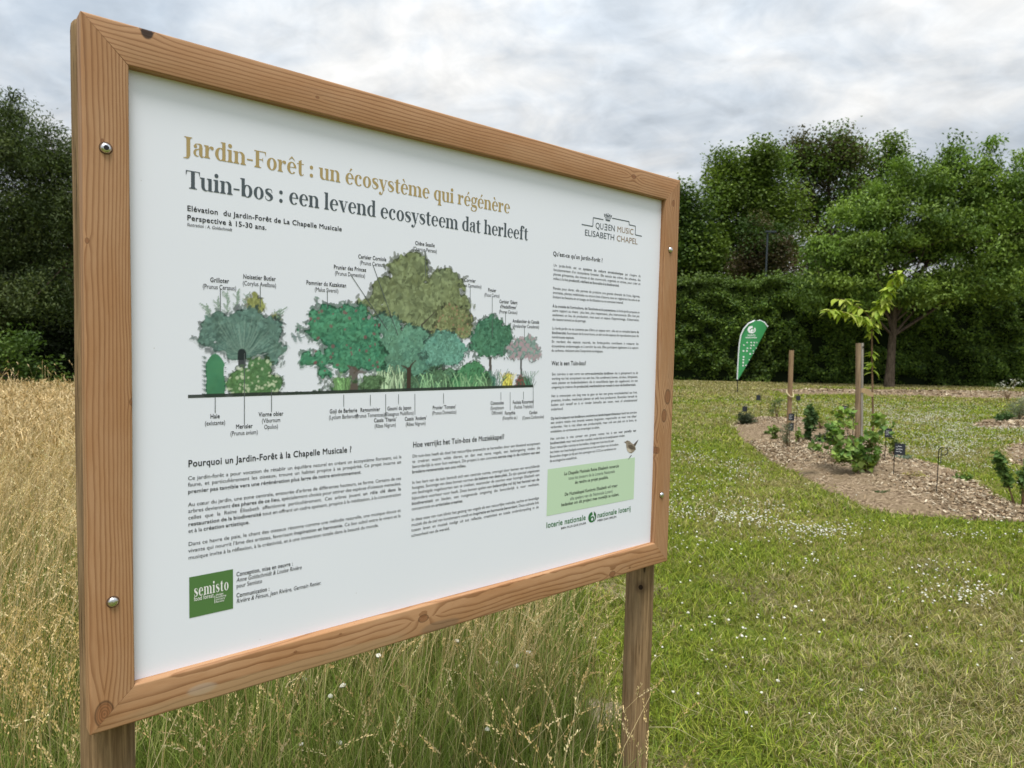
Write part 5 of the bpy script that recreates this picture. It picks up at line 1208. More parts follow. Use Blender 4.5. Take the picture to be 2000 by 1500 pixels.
tree('copper_beech', 'tall tree with copper brown crown against the sky behind the hedge', 'tree', gb(1620, 49), at(1612, 320, 49), .40, px_ellipsoids([(1608, 310, 60, 44), (1575, 330, 46, 48), (1650, 315, 48, 34), (1560, 300, 30, 24), (1620, 380, 56, 40), (1590, 430, 42, 44), (1555, 410, 34, 40), (1630, 285, 36, 20)], 49), 90, 190, .95, .20, .17, BR[2:] + BR[3:] + DG[:3] + MG[3:], group=TG, seed=24, shell=.35)
tree('maple_tree', 'dark tree rising right of the copper crown behind the hedge', 'tree', gb(1700, 51), at(1715, 320, 51), .30, px_ellipsoids([(1725, 305, 34, 30), (1700, 335, 46, 36), (1745, 300, 16, 22), (1680, 400, 60, 50), (1650, 480, 60, 60), (1600, 520, 60, 40)], 51), 80, 220, 1.0, .21, .17, DG + MG[:2], group=TG, seed=25, shell=.35, up=.9)
tree('ash_tree', 'bright green tree behind the hedge at the right frame edge', 'tree', gb(1985, 43), at(1980, 440, 43), .24, px_ellipsoids([(1975, 500, 70, 56), (2030, 450, 70, 80), (1940, 550, 80, 30), (2080, 520, 70, 80), (1880, 560, 60, 24)], 43), 150, 260, .9, .19, .12, YG + MG, group=TG, seed=26, shell=.35)
# street lamp behind the hedge
m_grey = m_plain('lamp_grey', (.05, .062, .068), .5, .3)
b_ = gb(1489, 40); root = empty('street_lamp', b_, 'slim grey street lamp rising above the hedge among dark trees', 'street lamp'); mb = MB()
tp = at(1489.5, 453, 40); mb.tube([b_ * 0, [0, 0, tp[2] * .5], [0, 0, tp[2]]], [.065, .055, .05], 10); mb.build('pole', m_grey, root); mb = MB()
mb.box((.16, 0, tp[2] + .02), (.62, .22, .09)); mb.tube([(.30, 0, tp[2] - .03), (.30, 0, tp[2] - .06)], [.10, .09], 10); mb.build('lamp_head', m_grey, root)

# the tall clipped hedge: leaf shell around a solid core, inner shade put into its near-black colour
HY = 34.0
root = empty('hedge', (13, HY, 0), 'tall dense dark green hedge closing the far side of the lawn', 'hedge')
hx = np.arange(-9, 42, .35); rng = np.random.default_rng(31)
def htop(x): return 4.6 + .35 * fnoise(x + 30, x * 0, .35) + .4 * fnoise(x + 11, x * 0, 1.1) - .25 * np.clip((x - 17) / 10, 0, 1)
def hfront(x): return HY - .1 + .02 * (x - 13) + .5 * (fnoise(x + 3, x * 0 + 4, .5) - .5)
mb = MB(); V = []
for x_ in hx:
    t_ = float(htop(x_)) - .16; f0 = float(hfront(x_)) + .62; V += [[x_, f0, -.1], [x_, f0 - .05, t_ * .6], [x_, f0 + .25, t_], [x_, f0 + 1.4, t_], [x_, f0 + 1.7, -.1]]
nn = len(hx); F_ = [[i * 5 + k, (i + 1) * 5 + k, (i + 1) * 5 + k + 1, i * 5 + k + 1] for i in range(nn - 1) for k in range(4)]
mb.add(V, F_); m_core = m_plain('hedge_core', (.012, .018, .008), .95, 0, .02, .4, 6); rebase(mb, (13, HY, 0)).build('shade_core', m_core, root)
n = 150000; x = rng.uniform(-9, 42, n);  tz = htop(x); z = rng.uniform(0.0, 1.0, n) ** .95 * tz
bul = (fnoise(x + z * .3, z + 20, .9) - .5) * .75 + (fnoise(x, z + 40, 2.4) - .5) * .65; y = hfront(x) + .22 - bul * 1.0 + rng.exponential(.13, n) + .35 * np.clip((z / tz - .8) / .2, 0, 1); low = z < .5; y = y + low * .15
tx_ = rng.uniform(-9, 42, 17000); C_ = np.stack([np.concatenate([x, tx_]), np.concatenate([y, hfront(tx_) + rng.uniform(.1, 1.6, 17000)]), np.concatenate([z, htop(tx_) - .12 + np.abs(rng.normal(0, .22, 17000)) - .1 * rng.random(17000)])], -1)
cc_ = np.array(DG + MG[:2])[rng.integers(0, 6, len(C_))] * rng.uniform(.6, 1.9, len(C_))[:, None]; warm = fnoise(C_[:, 0] + 5, C_[:, 2] + 3, .5); cc_ *= (.75 + .6 * warm)[:, None]
hi = np.clip((C_[:, 2] - 3.7) / 1.0, 0, 1) * (C_[:, 0] < 17); cc_ = cc_ * (1 - hi[:, None] * .6) + np.array([.085, .125, .028]) * (hi[:, None] * .6)
mb = MB(); leaf_cloud(mb, C_, .15, .105, cc_, .15, .25, rng); rebase(mb, (13, HY, 0)).build('foliage', LEAF, root, True)

# the spreading cherry-like tree in front of the hedge
tree('spreading_tree', 'large spreading tree with layered drooping leaves before the hedge', 'tree', gb(1739, 31.5), at(1745, 430, 31.5), .205,
     px_ellipsoids([(1790, 440, 110, 56), (1740, 490, 110, 40), (1690, 420, 66, 40), (1660, 500, 80, 44), (1800, 365, 90, 44), (1850, 340, 46, 36), (1900, 400, 86, 56), (1960, 390, 66, 50), (1880, 470, 110, 50), (1990, 350, 40, 30), (1640, 560, 84, 30), (1590, 575, 50, 18), (1740, 568, 80, 24), (1800, 560, 90, 28), (1880, 550, 80, 34), (1960, 540, 60, 40), (1765, 586, 70, 14), (1690, 584, 60, 14), (2050, 420, 70, 60), (1720, 375, 40, 24), (1866, 300, 12, 34), (1872, 325, 16, 24), (1862, 318, 12, 20), (1932, 308, 12, 34), (1936, 335, 14, 24), (1928, 322, 10, 20), (1990, 330, 16, 30), (1830, 335, 16, 24), (1905, 350, 20, 20), (1700, 400, 14, 24), (1770, 330, 30, 22), (1600, 470, 30, 20), (1990, 460, 60, 36)], 31.5, .75),
     640, 130, .56, .19, .090, [(.145, .235, .045), (.175, .27, .052), (.21, .30, .058), (.11, .18, .036), (.17, .25, .048), (.085, .145, .030)], nl=46, flat=.66, droop=.95, up=.35, seed=41, shell=.46)
# left wood
LW = 'trees of the wood edge left of the board'
tree('willow_tree', 'grey green willow like tree with sky showing through its branches', 'tree', gb(175, 20.6), at(150, 300, 20.6), .12, px_ellipsoids([(30, 290, 80, 90), (-40, 330, 90, 120), (90, 340, 60, 90), (60, 430, 90, 70), (-60, 470, 110, 110), (140, 320, 40, 60), (20, 500, 80, 50), (140, 430, 60, 110), (10, 215, 36, 30), (200, 400, 60, 120), (60, 575, 110, 40), (-40, 590, 90, 50)], 20), 640, 170, .42, .12, .036, [(.065, .095, .030), (.085, .118, .038), (.048, .072, .024), (.105, .135, .045)], nl=46, droop=.5, up=.3, group=LW, seed=51, shell=.55)
tree('willow_tree', 'darker crown at the left frame edge behind the meadow', 'tree', gb(-110, 22), at(-100, 330, 22), .20, px_ellipsoids([(-120, 300, 120, 130), (-40, 280, 60, 70), (-150, 480, 130, 120), (-30, 520, 80, 90), (40, 560, 70, 50), (120, 560, 60, 40)], 22), 240, 120, .5, .13, .04, DG + [(.06, .08, .03)], nl=24, droop=.4, group=LW, seed=52)
def shrub(name, label, cat, px, Y, es, n, rc, L, Wd, pal, seed, nl=10, group=None, droop=.2, up=.4, nleaf=60, flat=1.0, r0=.03, base=None, stem=True, barkm=None):
    rng = np.random.default_rng(seed); b_ = np.array(base if base is not None else [*gb(px, Y)[:2], 0.0], float); root = empty(name, b_, label, cat, group); C_, K_, ctr = crown_points(px_ellipsoids(es, Y), n, nleaf, rc, flat, rng); C_[:, 2] = np.maximum(C_[:, 2], b_[2] + .01)
    mb = MB(); leaf_cloud(mb, C_, L, Wd, leafcols(pal, K_, rng), droop, up, rng); rebase(mb, b_).build('foliage', LEAF, root, True)
    if stem:
        sb = MB()
        for q in rng.choice(len(ctr), min(nl, len(ctr)), replace=False):
            e = ctr[q]; s_ = b_ + np.array([*rng.normal(0, r0 * 1.5, 2), 0]); tt = np.linspace(0, 1, 6)[:, None]; m_ = s_ * .45 + e * .55; m_[2] = s_[2] * .3 + e[2] * .7; sb.tube(s_ * (1 - tt) ** 2 + 2 * m_ * tt * (1 - tt) + e * tt ** 2, np.linspace(r0, r0 * .3, 6), 6, cap=False)
        rebase(sb, b_).build('stem', barkm or BARK, root)
    return root
shrub('understory_shrub', 'rounded dark shrub below the willow at the meadow edge', 'shrub', 30, 18, [(20, 700, 70, 50), (-60, 690, 80, 70), (70, 730, 40, 30)], 90, .38, .11, .07, DG[:3], 53, nl=8)
# a thicket fills the foot of the wood, shade put into its near-black colours
rng = np.random.default_rng(54); root = empty('thicket', (-15.5, 24, 0), 'dark thicket under the wood edge behind the meadow', 'thicket'); n = 110000
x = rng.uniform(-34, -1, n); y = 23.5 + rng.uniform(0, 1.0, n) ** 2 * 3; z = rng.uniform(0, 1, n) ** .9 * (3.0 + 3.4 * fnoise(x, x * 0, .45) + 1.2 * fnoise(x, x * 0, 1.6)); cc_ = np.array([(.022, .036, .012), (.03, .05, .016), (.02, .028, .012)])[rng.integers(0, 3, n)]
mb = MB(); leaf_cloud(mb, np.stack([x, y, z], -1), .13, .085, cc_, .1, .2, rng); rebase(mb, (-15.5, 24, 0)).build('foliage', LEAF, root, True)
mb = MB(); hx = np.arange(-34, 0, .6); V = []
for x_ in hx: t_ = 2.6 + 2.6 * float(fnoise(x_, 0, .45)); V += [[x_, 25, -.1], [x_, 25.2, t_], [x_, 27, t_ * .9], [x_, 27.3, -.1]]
mb.add(V, [[i * 4 + k, (i + 1) * 4 + k, (i + 1) * 4 + k + 1, i * 4 + k + 1] for i in range(len(hx) - 1) for k in range(3)]); rebase(mb, (-15.5, 24, 0)).build('shade_core', m_core, root)

# ------------------------------------------------------------------ stakes, sapling, tags, flag
def m_stake(name, a, b, seed):
    m, g, out = mat(name); o_ = g.coord(); x, y, z = g.sep(o_); n_ = g.noise(g.comb(x * 60 + seed, y * 60, z * 3), 1, 5, .65); n2_ = g.noise(g.comb(x * 8, y * 8, z * 1.3 + seed), 1, 3, .5); n3_ = g.noise(g.comb(x * 200, y * 200, z * 9), 1, 3, .6).smooth(.6, .75)
    c = g.mix((n_ * .6 + n2_ * .4).smooth(.35, .65), a, b); principled(g, out, g.mix(n3_ * .6, c, tuple(np.array(a) * .35)), .88, g.bump(n_, .5, .006), 0, .12); return m
CRACK = m_plain('crack_dark', (.018, .013, .010), .95)
BAND = m_plain('tie_band', (.44, .31, .17), .8, 0, .2, .25); ROPE = m_plain('pale_tie', (.55, .47, .28), .8)
# far stake: slim, leaning, with a pale loop
b_ = np.array([*ground(1540, 846)[:2], 0.0]); b_[2] = gz(b_[0], b_[1]) - .02; tp = at(1546, 684, b_[1]) - b_; root = empty('tree_stake', b_, 'slim brown wooden stake leaning in the bed, with a pale loop tied on', 'stake', 'wooden tree stakes in the main bed'); mb = MB(); t = np.linspace(-.06, 1, 10)[:, None]
mb.tube(t * tp, np.linspace(.042, .044, 10), 14); mb.build('post', m_stake('stake_brown', (.17, .11, .06), (.34, .23, .135), 2), root)
mb = MB(); zc = (at(1543, 768, b_[1]) - b_); a_ = np.linspace(0, 2 * np.pi, 22); loop = np.stack([zc[0] + .062 * np.cos(a_), .062 * np.sin(a_) + zc[1], zc[2] + .075 * np.sin(a_ - .3) * .9 + .0 * a_], -1); mb.tube(loop, .011, 6, cap=False); mb.build('tie', ROPE, root)
# near stake: two split halves with a dark gap, light from the right put into the greyer half's colour
b_ = np.array([*ground(1677, 886)[:2], 0.0]); b_[2] = gz(b_[0], b_[1]) - .02; tp = at(1679, 670, b_[1]) - b_; root = empty('tree_stake', b_, 'thick grey brown stake split down its length beside the young cherry tree', 'stake', 'wooden tree stakes in the main bed'); SK = root; H_ = tp[2]
for sg_, mm in ((-1, m_stake('stake_half_brown', (.16, .11, .065), (.34, .25, .16), 4)), (1, m_stake('stake_half_grey_lit', (.19, .17, .14), (.38, .35, .30), 6))):
    th = np.linspace(-np.pi / 2, np.pi / 2, 9); prof = np.stack([sg_ * (.004 + .052 * np.cos(th)), .052 * np.sin(th)], 1); n_ = len(prof); mb = MB(); zs = np.linspace(-.08, H_ * (.998 if sg_ < 0 else 1.0), 9); V = [np.stack([prof[:, 0] * (1 + .03 * np.sin(z * 4)) + tp[0] * z / H_, prof[:, 1] + tp[1] * z / H_, np.full(n_, z)], -1) for z in zs]; v = np.concatenate(V)
    F_ = [[i * n_ + j, i * n_ + (j + 1) % n_, (i + 1) * n_ + (j + 1) % n_, (i + 1) * n_ + j] for i in range(8) for j in range(n_)]; F_ = [f_[::sg_] for f_ in F_]
    mb.add(v, F_); mb.add(V[-1], [list(range(n_))[::sg_]]); mb.build('post_half', mm, root)
mb = MB(); mb.tube([(.030 + tp[0], -.046, H_ - .06), (.030 + tp[0], -.060, H_ - .06)], .012, 10); mb.build('nail_hole', CRACK, root)
# young cherry: stem through photo spots, limbs, drooping leaves
YS = 10.85; b_ = np.array([*at(1706, 888, YS)[:2], 0.0]); b_[2] = gz(b_[0], b_[1]) - .02; root = empty('young_cherry_tree', b_, 'young cherry tree with bright drooping leaves tied to the split stake', 'sapling'); mb = MB()
def path(pts, Y=YS, dy=0.0): return np.array([at(x_, y_, Y + dy * i / max(1, len(pts) - 1)) for i, (x_, y_) in enumerate(pts)])
main = np.vstack([b_[None], path([(1705, 830), (1704, 760), (1703, 700), (1703, 650), (1704, 625)])]); mb.tube(main, np.linspace(.017, .011, len(main)), 8)
brs = [path([(1704, 628), (1716, 604), (1730, 580), (1742, 556), (1752, 535), (1760, 527)], dy=-.2), path([(1702, 628), (1690, 621), (1676, 617), (1655, 612), (1632, 606), (1614, 608)], dy=-.35), path([(1700, 622), (1688, 608), (1674, 598), (1655, 586), (1632, 584)], dy=.3)]
for q in brs: mb.tube(q, np.linspace(.009, .004, len(q)), 6)
rebase(mb, b_).build('stem', TWIG, root)
def big_leaf(mb, p, d_, L, Wd, col, nrm):
    d_ = d_ / np.linalg.norm(d_); s_ = np.cross(d_, nrm); s_ /= np.linalg.norm(s_); nr = np.cross(s_, d_); pts = []; ws = (.05, .7, 1.0, .85, .45, .02); V = []; 
    for q, w_ in enumerate(ws):
        t = q / 5; c_ = p + d_ * L * t - np.array([0, 0, 1.0]) * L * .22 * t * t; V += [c_ - s_ * Wd / 2 * w_ + nr * Wd * .14 * w_, c_, c_ + s_ * Wd / 2 * w_ + nr * Wd * .14 * w_]
    F_ = [[q * 3 + e, q * 3 + e + 1, q * 3 + e + 4, q * 3 + e + 3] for q in range(5) for e in (0, 1)]; mb.add(V, F_, col, smooth=True)
mb = MB(); rng = np.random.default_rng(61); CH = np.array([(.30, .40, .035), (.36, .45, .05), (.25, .36, .035), (.42, .48, .09)])
def leaves_on(P, n, t0, L=.18):
    d_ = np.concatenate([[0], np.cumsum(np.linalg.norm(np.diff(P, axis=0), axis=1))])
    for k in range(n):
        t = d_[-1] * (t0 + (1 - t0) * (k + rng.random()) / n); p = np.array([np.interp(t, d_, P[:, e]) for e in range(3)]); a_ = rng.uniform(0, 6.28); dr = np.array([math.cos(a_) * .75, math.sin(a_) * .75, rng.uniform(-1.0, .15)]); big_leaf(mb, p + rng.normal(0, .012, 3), dr, L * rng.uniform(.65, 1.15), L * .45 * rng.uniform(.8, 1.15), CH[rng.integers(0, 4)] * rng.uniform(.8, 1.15), np.array([.1, -.2, 1.0]))
leaves_on(brs[0], 92, .0); leaves_on(brs[1], 52, .12, .165); leaves_on(brs[2], 34, .25, .165); leaves_on(path([(1704, 655), (1704, 625)]), 12, 0); leaves_on(path([(1703, 694), (1703, 684)]), 8, 0, .13); leaves_on(path([(1704, 728), (1703, 704)]), 14, 0, .14); leaves_on(path([(1704, 850), (1704, 830)]), 4, 0, .1)
rebase(mb, b_).build('crown', LEAF, root, True)
# the tie band running round stake and stem
mb = MB(); sk = np.array(SK.location); zb = at(1677, 762, sk[1])[2]; st_ = at(1704, 768, YS); ctr_ = np.array([sk[0], sk[1], zb]); r_ = .060
pp = [ctr_ + np.array([r_ * math.cos(a_), r_ * math.sin(a_), 0]) for a_ in np.linspace(math.radians(80), math.radians(280), 10)]; pp.append((ctr_ + st_) / 2 + np.array([0, -.035, -.03])); pp += [st_ + np.array([.018 * math.cos(a_), .018 * math.sin(a_), -.02]) for a_ in np.linspace(-1.4, 1.4, 6)]; pp.append((ctr_ + st_) / 2 + np.array([0, .04, .02])); pp.append(pp[0]); pp = np.array(pp); n_ = len(pp); up_ = np.array([0, 0, .034])
mb.add(np.concatenate([pp - up_, pp + up_]), [[i, i + 1, n_ + i + 1, n_ + i] for i in range(n_ - 1)]); o = rebase(mb, ctr_).build('tie_band', BAND, None); o.location = ctr_; tag(o, 'tan tie band looped round the split stake and the young cherry stem', 'tie')

# slate tags on hooked rods
IRON = m_plain('black_iron', (.018, .018, .018), .55, .6, .4); SLATE = m_plain('slate_tag', (.026, .030, .038), .6, 0, .3, .3, 60); CHALK = m_plain('chalk_writing', (.62, .64, .66), .9)
def tag_stake(px, py, top, plate, side, label, Y=None, faceon=1.0, wr=True, seed=0, hook=True, span=0):
    """rod foot at (px, py), bend at photo row top, plate = (px, py0, py1, width px)"""
    b_ = np.array([*ground(px, py)[:2], 0.0]) if Y is None else np.array([*gb(px, Y)[:2], 0.0]); Y = b_[1]; b_[2] = gz(b_[0], b_[1]) - .015; k = Y / F_PX; root = empty('plant_tag', b_, label, 'plant tag', 'black plant tags on iron rods'); rng = np.random.default_rng(seed)
    zt = at(px, top, Y)[2] - b_[2]; xh = (at(plate[0], top, Y)[0] - b_[0]) * math.cos(math.atan2(b_[0], b_[1])); r_ = abs(xh) / 2 if hook else .012; r_ = max(r_, .012) if not span else span * k / 2; sg_ = 1 if xh >= 0 else -1; a_ = np.linspace(np.pi, -.25 if not span else -1.9, 18); P = [[0, 0, -.05], [0, 0, zt * .5], [0, 0, zt - r_]] + [[sg_ * (r_ + r_ * math.cos(t)), 0, zt - r_ + r_ * math.sin(t)] for t in a_[1:]]
    az = math.atan2(b_[0], b_[1]); root.rotation_euler[2] = -az; mb = MB(); mb.tube(P, .0050, 6); mb.build('rod', IRON, root)
    z0, z1 = at(plate[0], plate[1], Y)[2] - b_[2], at(plate[0], plate[2], Y)[2] - b_[2]; w_ = plate[3] * k; h_ = z0 - z1; mb = MB(); R = np.array(Matrix.Rotation(math.radians(88 if faceon < .3 else 14), 3, 'Z')); wd = w_ if faceon > .3 else .085
    c_ = np.array([xh, 0, (z0 + z1) / 2]); mb.box(c_, (wd, .005, h_), R=R); ring_ = [[xh + .007 * math.cos(t), 0, z0 + .006 + .009 * math.sin(t)] for t in np.linspace(0, 6.28, 10)]; mb.tube(ring_, .0016, 5, cap=False); pl_ = mb.build('plate', SLATE, root)
    if wr:
        wm = MB()
        for q in range(3):
            L_ = wd * rng.uniform(.45, .72); zz_ = h_ * (.24 - .22 * q); s0 = -wd * .38; n_ = 9; xs = np.linspace(s0, s0 + L_, n_); zs = zz_ + rng.normal(0, h_ * .035, n_)
            P = np.stack([xs, np.full(n_, -.0032), zs], -1) @ R.T + c_; up_ = np.array([0, 0, h_ * .022]); wm.add(np.concatenate([P - up_, P + up_]), [[i, i + 1, n_ + i + 1, n_ + i] for i in range(n_ - 1)])
        wm.build('handwriting', CHALK, pl_)
    return root
tag_stake(1828, 981, 873, (1839, 879, 905, 16), 1, 'black tag seen edge on, hanging from the tall hooked rod at the bed front', faceon=.06, wr=False, span=15)
tag_stake(1744, 947, 864, (1758.5, 866, 888, 19), 1, 'large black tag with white handwriting right of the currant bush', seed=2)
tag_stake(1727, 914, 836, (1735.5, 837, 854, 13), 1, 'black tag half hidden behind the right leaves of the currant bush', seed=3)
tag_stake(1663, 900, 800, (1662, 806, 818, 9), 1, 'small black tag close against the left side of the split stake', seed=4, hook=False)
tag_stake(1653, 892, 790, (1650.5, 793, 806, 10), 1, 'black tag above the left top of the currant bush', seed=5, hook=False)
tag_stake(1553, 870, 806, (1546, 808, 822, 11), 1, 'black tag with pale writing at the foot of the slim leaning stake', seed=6)
tag_stake(1541, 862, 824, (1545.5, 826, 842, 10), 1, 'lower black tag just below another one before the slim leaning stake', seed=7)
tag_stake(1485, 821, 769, (1481.5, 772, 782, 8), 1, 'farthest black tag standing on the lawn near the flag', wr=False, seed=8)
tag_stake(1556, 820, 770, (1559.5, 773, 782, 8), 1, 'small far black tag just right of the slim stake', wr=False, seed=9)
tag_stake(1457, 834, 792, (1455, 794, 804, 9), 1, 'small black tag peeking over the round grey green bush', wr=False, seed=10)

# plants of the bed
PG = 'young plants growing in the mulch beds'
def plant(label, px, py, es, n, rc, L, Wd, pal, seed, name='young_shrub', cat='plant', **k):
    b_ = np.array([*ground(px, py)[:2], 0.0]); b_[2] = gz(b_[0], b_[1]) - .01; k['nleaf'] = int(k.get('nleaf', 20) * 1.7); return shrub(name, label, cat, px, b_[1], es, n, rc, L, Wd, pal, seed, base=b_, group=PG, r0=k.pop('r0', .006), barkm=TWIG, **k)
CU = [(.14, .24, .05), (.18, .29, .055), (.11, .20, .05), (.24, .34, .08)]
plant('large lobed leaf currant bush growing around the split stake', 1688, 938, [(1640, 840, 24, 26, .3), (1625, 862, 22, 18, .2), (1655, 808, 12, 24, .4), (1640, 815, 8, 16), (1718, 822, 8, 14), (1665, 880, 36, 22), (1650, 900, 16, 12), (1700, 850, 18, 20), (1722, 835, 16, 15), (1712, 870, 18, 18), (1695, 890, 24, 16), (1680, 915, 18, 10, -.1), (1600, 870, 12, 8)], 74, .062, .078, .080, CU + YG[:1], 71, name='currant_bush', cat='bush', nl=34, droop=.3, up=.3, nleaf=4)
plant('round grey green bushlet at the far left tip of the bed', 1457, 833, [(1457, 818, 16, 12), (1463, 824, 16, 8)], 46, .07, .05, .018, [(.065, .085, .045), (.085, .10, .055), (.05, .07, .035)], 72, nl=18, nleaf=32, up=.8, droop=-.5)
plant('small bright yellow green seedling left of the slim stake', 1515, 866, [(1515, 838, 5, 8), (1515, 855, 6, 9)], 16, .03, .06, .035, YG + [(.16, .22, .04)], 73, nl=4, nleaf=10)
plant('thin twiggy plant with grey leaves in front of the slim stake', 1538, 886, [(1534, 850, 10, 14), (1540, 838, 8, 14), (1537, 866, 6, 12)], 24, .05, .035, .016, [(.12, .15, .08), (.16, .18, .11)], 74, nl=10, nleaf=10, droop=-.3)
plant('upright dark green plant between the slim stake and the currant bush', 1575, 872, [(1582, 808, 7, 10), (1583, 820, 8, 11), (1578, 836, 7, 10), (1576, 850, 5, 8)], 20, .05, .085, .06, [(.06, .115, .038), (.075, .135, .045), (.10, .17, .05)], 75, nl=4, nleaf=12)
plant('airy yellow green plant behind the upright dark one', 1602, 848, [(1596, 800, 10, 12), (1606, 820, 12, 14), (1590, 812, 6, 8)], 22, .06, .055, .03, [(.18, .22, .04), (.22, .25, .05)], 76, nl=10, nleaf=8)
plant('feathery green plant at the back edge of the bed', 1518, 826, [(1513, 792, 6, 12), (1520, 785, 8, 8), (1510, 806, 6, 8)], 22, .07, .07, .012, [(.10, .15, .05), (.13, .17, .06)], 77, nl=8, nleaf=14, droop=-.6)
plant('low sprawling grey green plant left of the currant bush', 1618, 878, [(1612, 862, 20, 8), (1628, 856, 14, 10)], 22, .06, .10, .035, [(.10, .13, .07), (.07, .10, .05)], 78, nl=12, nleaf=9, droop=-.2)
for (x_, y_, t_, sd_, lb_) in ((1560, 880, 832, 91, 'spindly young plant between the slim stake and the dark upright one'), (1634, 912, 850, 92, 'spindly light green plant at the left foot of the currant bush'), (1745, 902, 850, 93, 'thin leafy whip just left of the large black tag'), (1500, 856, 826, 94, 'tiny thin whip near the left tip of the main bed'), (1712, 930, 862, 95, 'slender light green shoot at the right foot of the currant bush')):
    plant(lb_, x_, y_, [(x_ + 2, t_ + 8, 6, 9), (x_ - 1, (t_ + y_) / 2, 7, 10), (x_ + 3, t_ + 20, 7, 8)], 12, .045, .055, .032, CU + YG[:1], sd_, nl=6, nleaf=5)
plant('dry yellow twiggy plant beside the hooked rod', 1790, 950, [(1785, 932, 18, 9), (1800, 938, 10, 6)], 20, .045, .032, .013, [(.34, .29, .08), (.40, .34, .14), (.28, .25, .07)], 79, nl=18, nleaf=8, droop=-.2)
plant('small leafy green plant at the right side of the bed', 1878, 948, [(1875, 935, 10, 7), (1888, 932, 8, 5), (1872, 942, 6, 4)], 16, .035, .05, .026, CU, 80, nl=6, nleaf=9)
plant('thin arching dark leaved shrub at the right end of the bed', 1980, 992, [(1953, 905, 8, 14), (1960, 925, 9, 14), (1968, 942, 9, 9), (1948, 893, 6, 6)], 22, .04, .055, .035, [(.075, .14, .04), (.11, .19, .05), (.14, .23, .06)], 81, nl=5, nleaf=11)
plant('dark leaved shrub cut by the right frame edge', 1997, 995, [(2002, 930, 10, 24), (2012, 905, 9, 20), (2006, 955, 8, 10)], 22, .04, .055, .035, [(.085, .15, .045), (.12, .20, .05)], 82, nl=5, nleaf=11)
plant('pale grey fluffy bush on the far right bed', 1985, 826, [(1985, 800, 20, 20), (2005, 795, 26, 24), (1972, 808, 10, 12)], 70, .10, .05, .012, [(.20, .23, .16), (.26, .29, .21), (.16, .20, .12)], 83, nl=22, nleaf=22, droop=-.6)
plant('low dark green mound at the left end of the far right bed', 1960, 826, [(1961, 815, 15, 7)], 22, .07, .09, .03, [(.06, .12, .04), (.08, .14, .045)], 84, nl=6, nleaf=18, droop=-.5)
plant('sparse pale flowering weed standing tall before the hedge', 1968, 782, [(1965, 752, 16, 8), (1985, 748, 10, 8), (1955, 762, 8, 8)], 18, .12, .045, .04, [(.6, .6, .55), (.12, .15, .08)], 85, nl=12, nleaf=6, droop=-.2)
plant('grey green rosette with broad leaves behind the large black tag', 1765, 906, [(1762, 900, 10, 5), (1752, 906, 8, 4)], 9, .04, .13, .055, [(.22, .28, .20), (.28, .34, .26)], 86, nl=2, nleaf=6, droop=-.3)
plant('tiny green weed in the bare soil of the bed', 1722, 972, [(1718, 966, 12, 5), (1730, 962, 6, 4)], 14, .03, .035, .012, [(.12, .15, .07), (.09, .13, .05)], 87, nl=5, nleaf=9, droop=-.3)

# feather flag
FY = float(ground(1440, 766)[1]); b_ = np.array([*ground(1440, 766)[:2], 0.0]); root = empty('feather_flag', b_, 'green feather flag with white dots and a white round mark on the far lawn', 'flag')
outl = [(1440.0, 741), (1441, 715), (1442.5, 690), (1444, 672), (1447, 655), (1453, 642), (1462, 632), (1473, 626.5), (1484, 626), (1493, 630), (1499.5, 638.5)]
fp = np.array([at(x_, y_, FY) for x_, y_ in outl]) - b_; mb = MB(); mb.tube(np.vstack([[[0, 0, -.1]], [[0, 0, .25]], fp[:1] - np.array([0, 0, .02])]), .018, 8); mb.build('pole', m_plain('pole_black', (.02, .02, .02), .5), root)
mb = MB(); mb.tube(fp, .023, 8); mb.build('sleeve', m_plain('sleeve_white', (.72, .74, .76), .7), root)
def fpt(px, py, lift=0.0):
    p = at(px, py, FY) - b_; p[1] += .06 * math.sin((px - 1440) * .11 + py * .03) - lift; return p
mb = MB(); N_ = 26; ys = np.linspace(626.5, 741, N_); L_ = np.interp(ys, [o_[1] for o_ in outl[:9]][::-1], [o_[0] for o_ in outl[:9]][::-1]); Rg = np.interp(ys, [626, 630, 638.5, 741], [1484, 1493, 1499.5, 1441.5]); Kx = 14
V = [fpt(L_[i] + (Rg[i] - L_[i]) * j / (Kx - 1), ys[i]) for i in range(N_) for j in range(Kx)]; mb.add(V, [[i * Kx + j, (i + 1) * Kx + j, (i + 1) * Kx + j + 1, i * Kx + j + 1] for i in range(N_ - 1) for j in range(Kx - 1)], smooth=True)
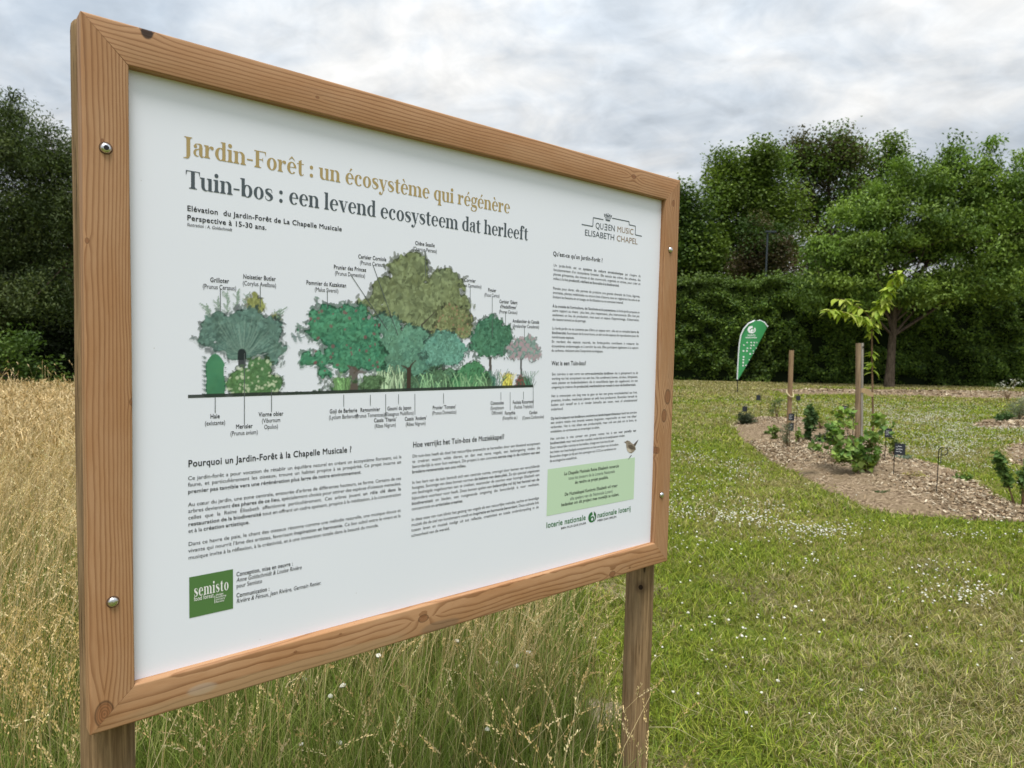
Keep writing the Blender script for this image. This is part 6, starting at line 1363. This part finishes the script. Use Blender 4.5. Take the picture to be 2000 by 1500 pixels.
m, g, out = mat('flag_green'); o_ = g.coord(); n_ = g.noise(o_, 2.5, 3, .5); c = g.mix(n_, (.040, .30, .095), (.055, .35, .12)); b1 = g.n('ShaderNodeBsdfPrincipled'); g.L(c, b1.inputs[0]); b1.inputs['Roughness'].default_value = .6; t1 = g.n('ShaderNodeBsdfTranslucent'); g.L(c, t1.inputs[0]); mx = g.n('ShaderNodeMixShader'); mx.inputs[0].default_value = .3; g.L(b1.outputs[0], mx.inputs[1]); g.L(t1.outputs[0], mx.inputs[2]); g.L(mx.outputs[0], out.inputs[0])
FLAGM = m; mk_ = MB()
for (x_, y_, r_) in [(1459, 669, 1.2), (1466, 669, 1.4), (1472, 669, 1.4), (1477, 669, 1.2), (1453, 674, 1.3), (1466, 674.5, 1.4), (1471, 674.5, 1.4), (1459, 680, 1.4), (1465, 680, 1.4), (1476, 680, 1), (1452, 685.5, 1.6), (1458, 685.5, 1.6), (1470, 685.5, 1.2), (1464, 691, 1.7), (1470, 690, 1), (1452, 697, 1.6), (1451.5, 702.5, 1.6), (1462, 702.5, 1), (1451, 708, 1.6), (1450.5, 714, 1.4), (1455.5, 713.5, 1.3)]:
    mk_.add([fpt(x_ + r_ * math.cos(t), y_ + r_ * math.sin(t), .012) for t in np.linspace(0, 6.28, 9)[:-1]], [list(range(8))])
for q, (ro, ri, cx_, cy_) in enumerate(((7.2, 4.2, 0, 0), (3.0, 1.2, .8, 2))):
    a_ = np.linspace(math.radians(-40 if q == 0 else 0), math.radians(285 if q == 0 else 360), 22); mk_.add([fpt(1467.5 + cx_ + ro * math.cos(t), 644 + cy_ + ro * math.sin(t), .012) for t in a_] + [fpt(1468.5 + cx_ + ri * math.cos(t), 645 + cy_ + ri * math.sin(t), .012) for t in a_], [[i, i + 1, 22 + i + 1, 22 + i] for i in range(21)])
for row, (st_, x0, x1, yb_) in enumerate((('loterie', 1460, 1474, 656), ('nationale', 1456.5, 1477, 660.5))):
    nat = sum(glyph(c_, True)[2] for c_ in st_); em = 4.8; x = x0
    for c_ in st_:
        gv, gf, ad = glyph(c_, True); s_ = (x1 - x0) / nat; mk_.add([fpt(x + p_[0] * s_, yb_ - p_[1] * em, .013) for p_ in gv], gf); x += ad * s_
for v_, f_ in zip(mk_.v, mk_.f):
    mb.add(v_, f_ - f_.min(), mi=1)
mb.build('flag_cloth', [FLAGM, m_plain('flag_white', (.78, .80, .80), .7)], root)
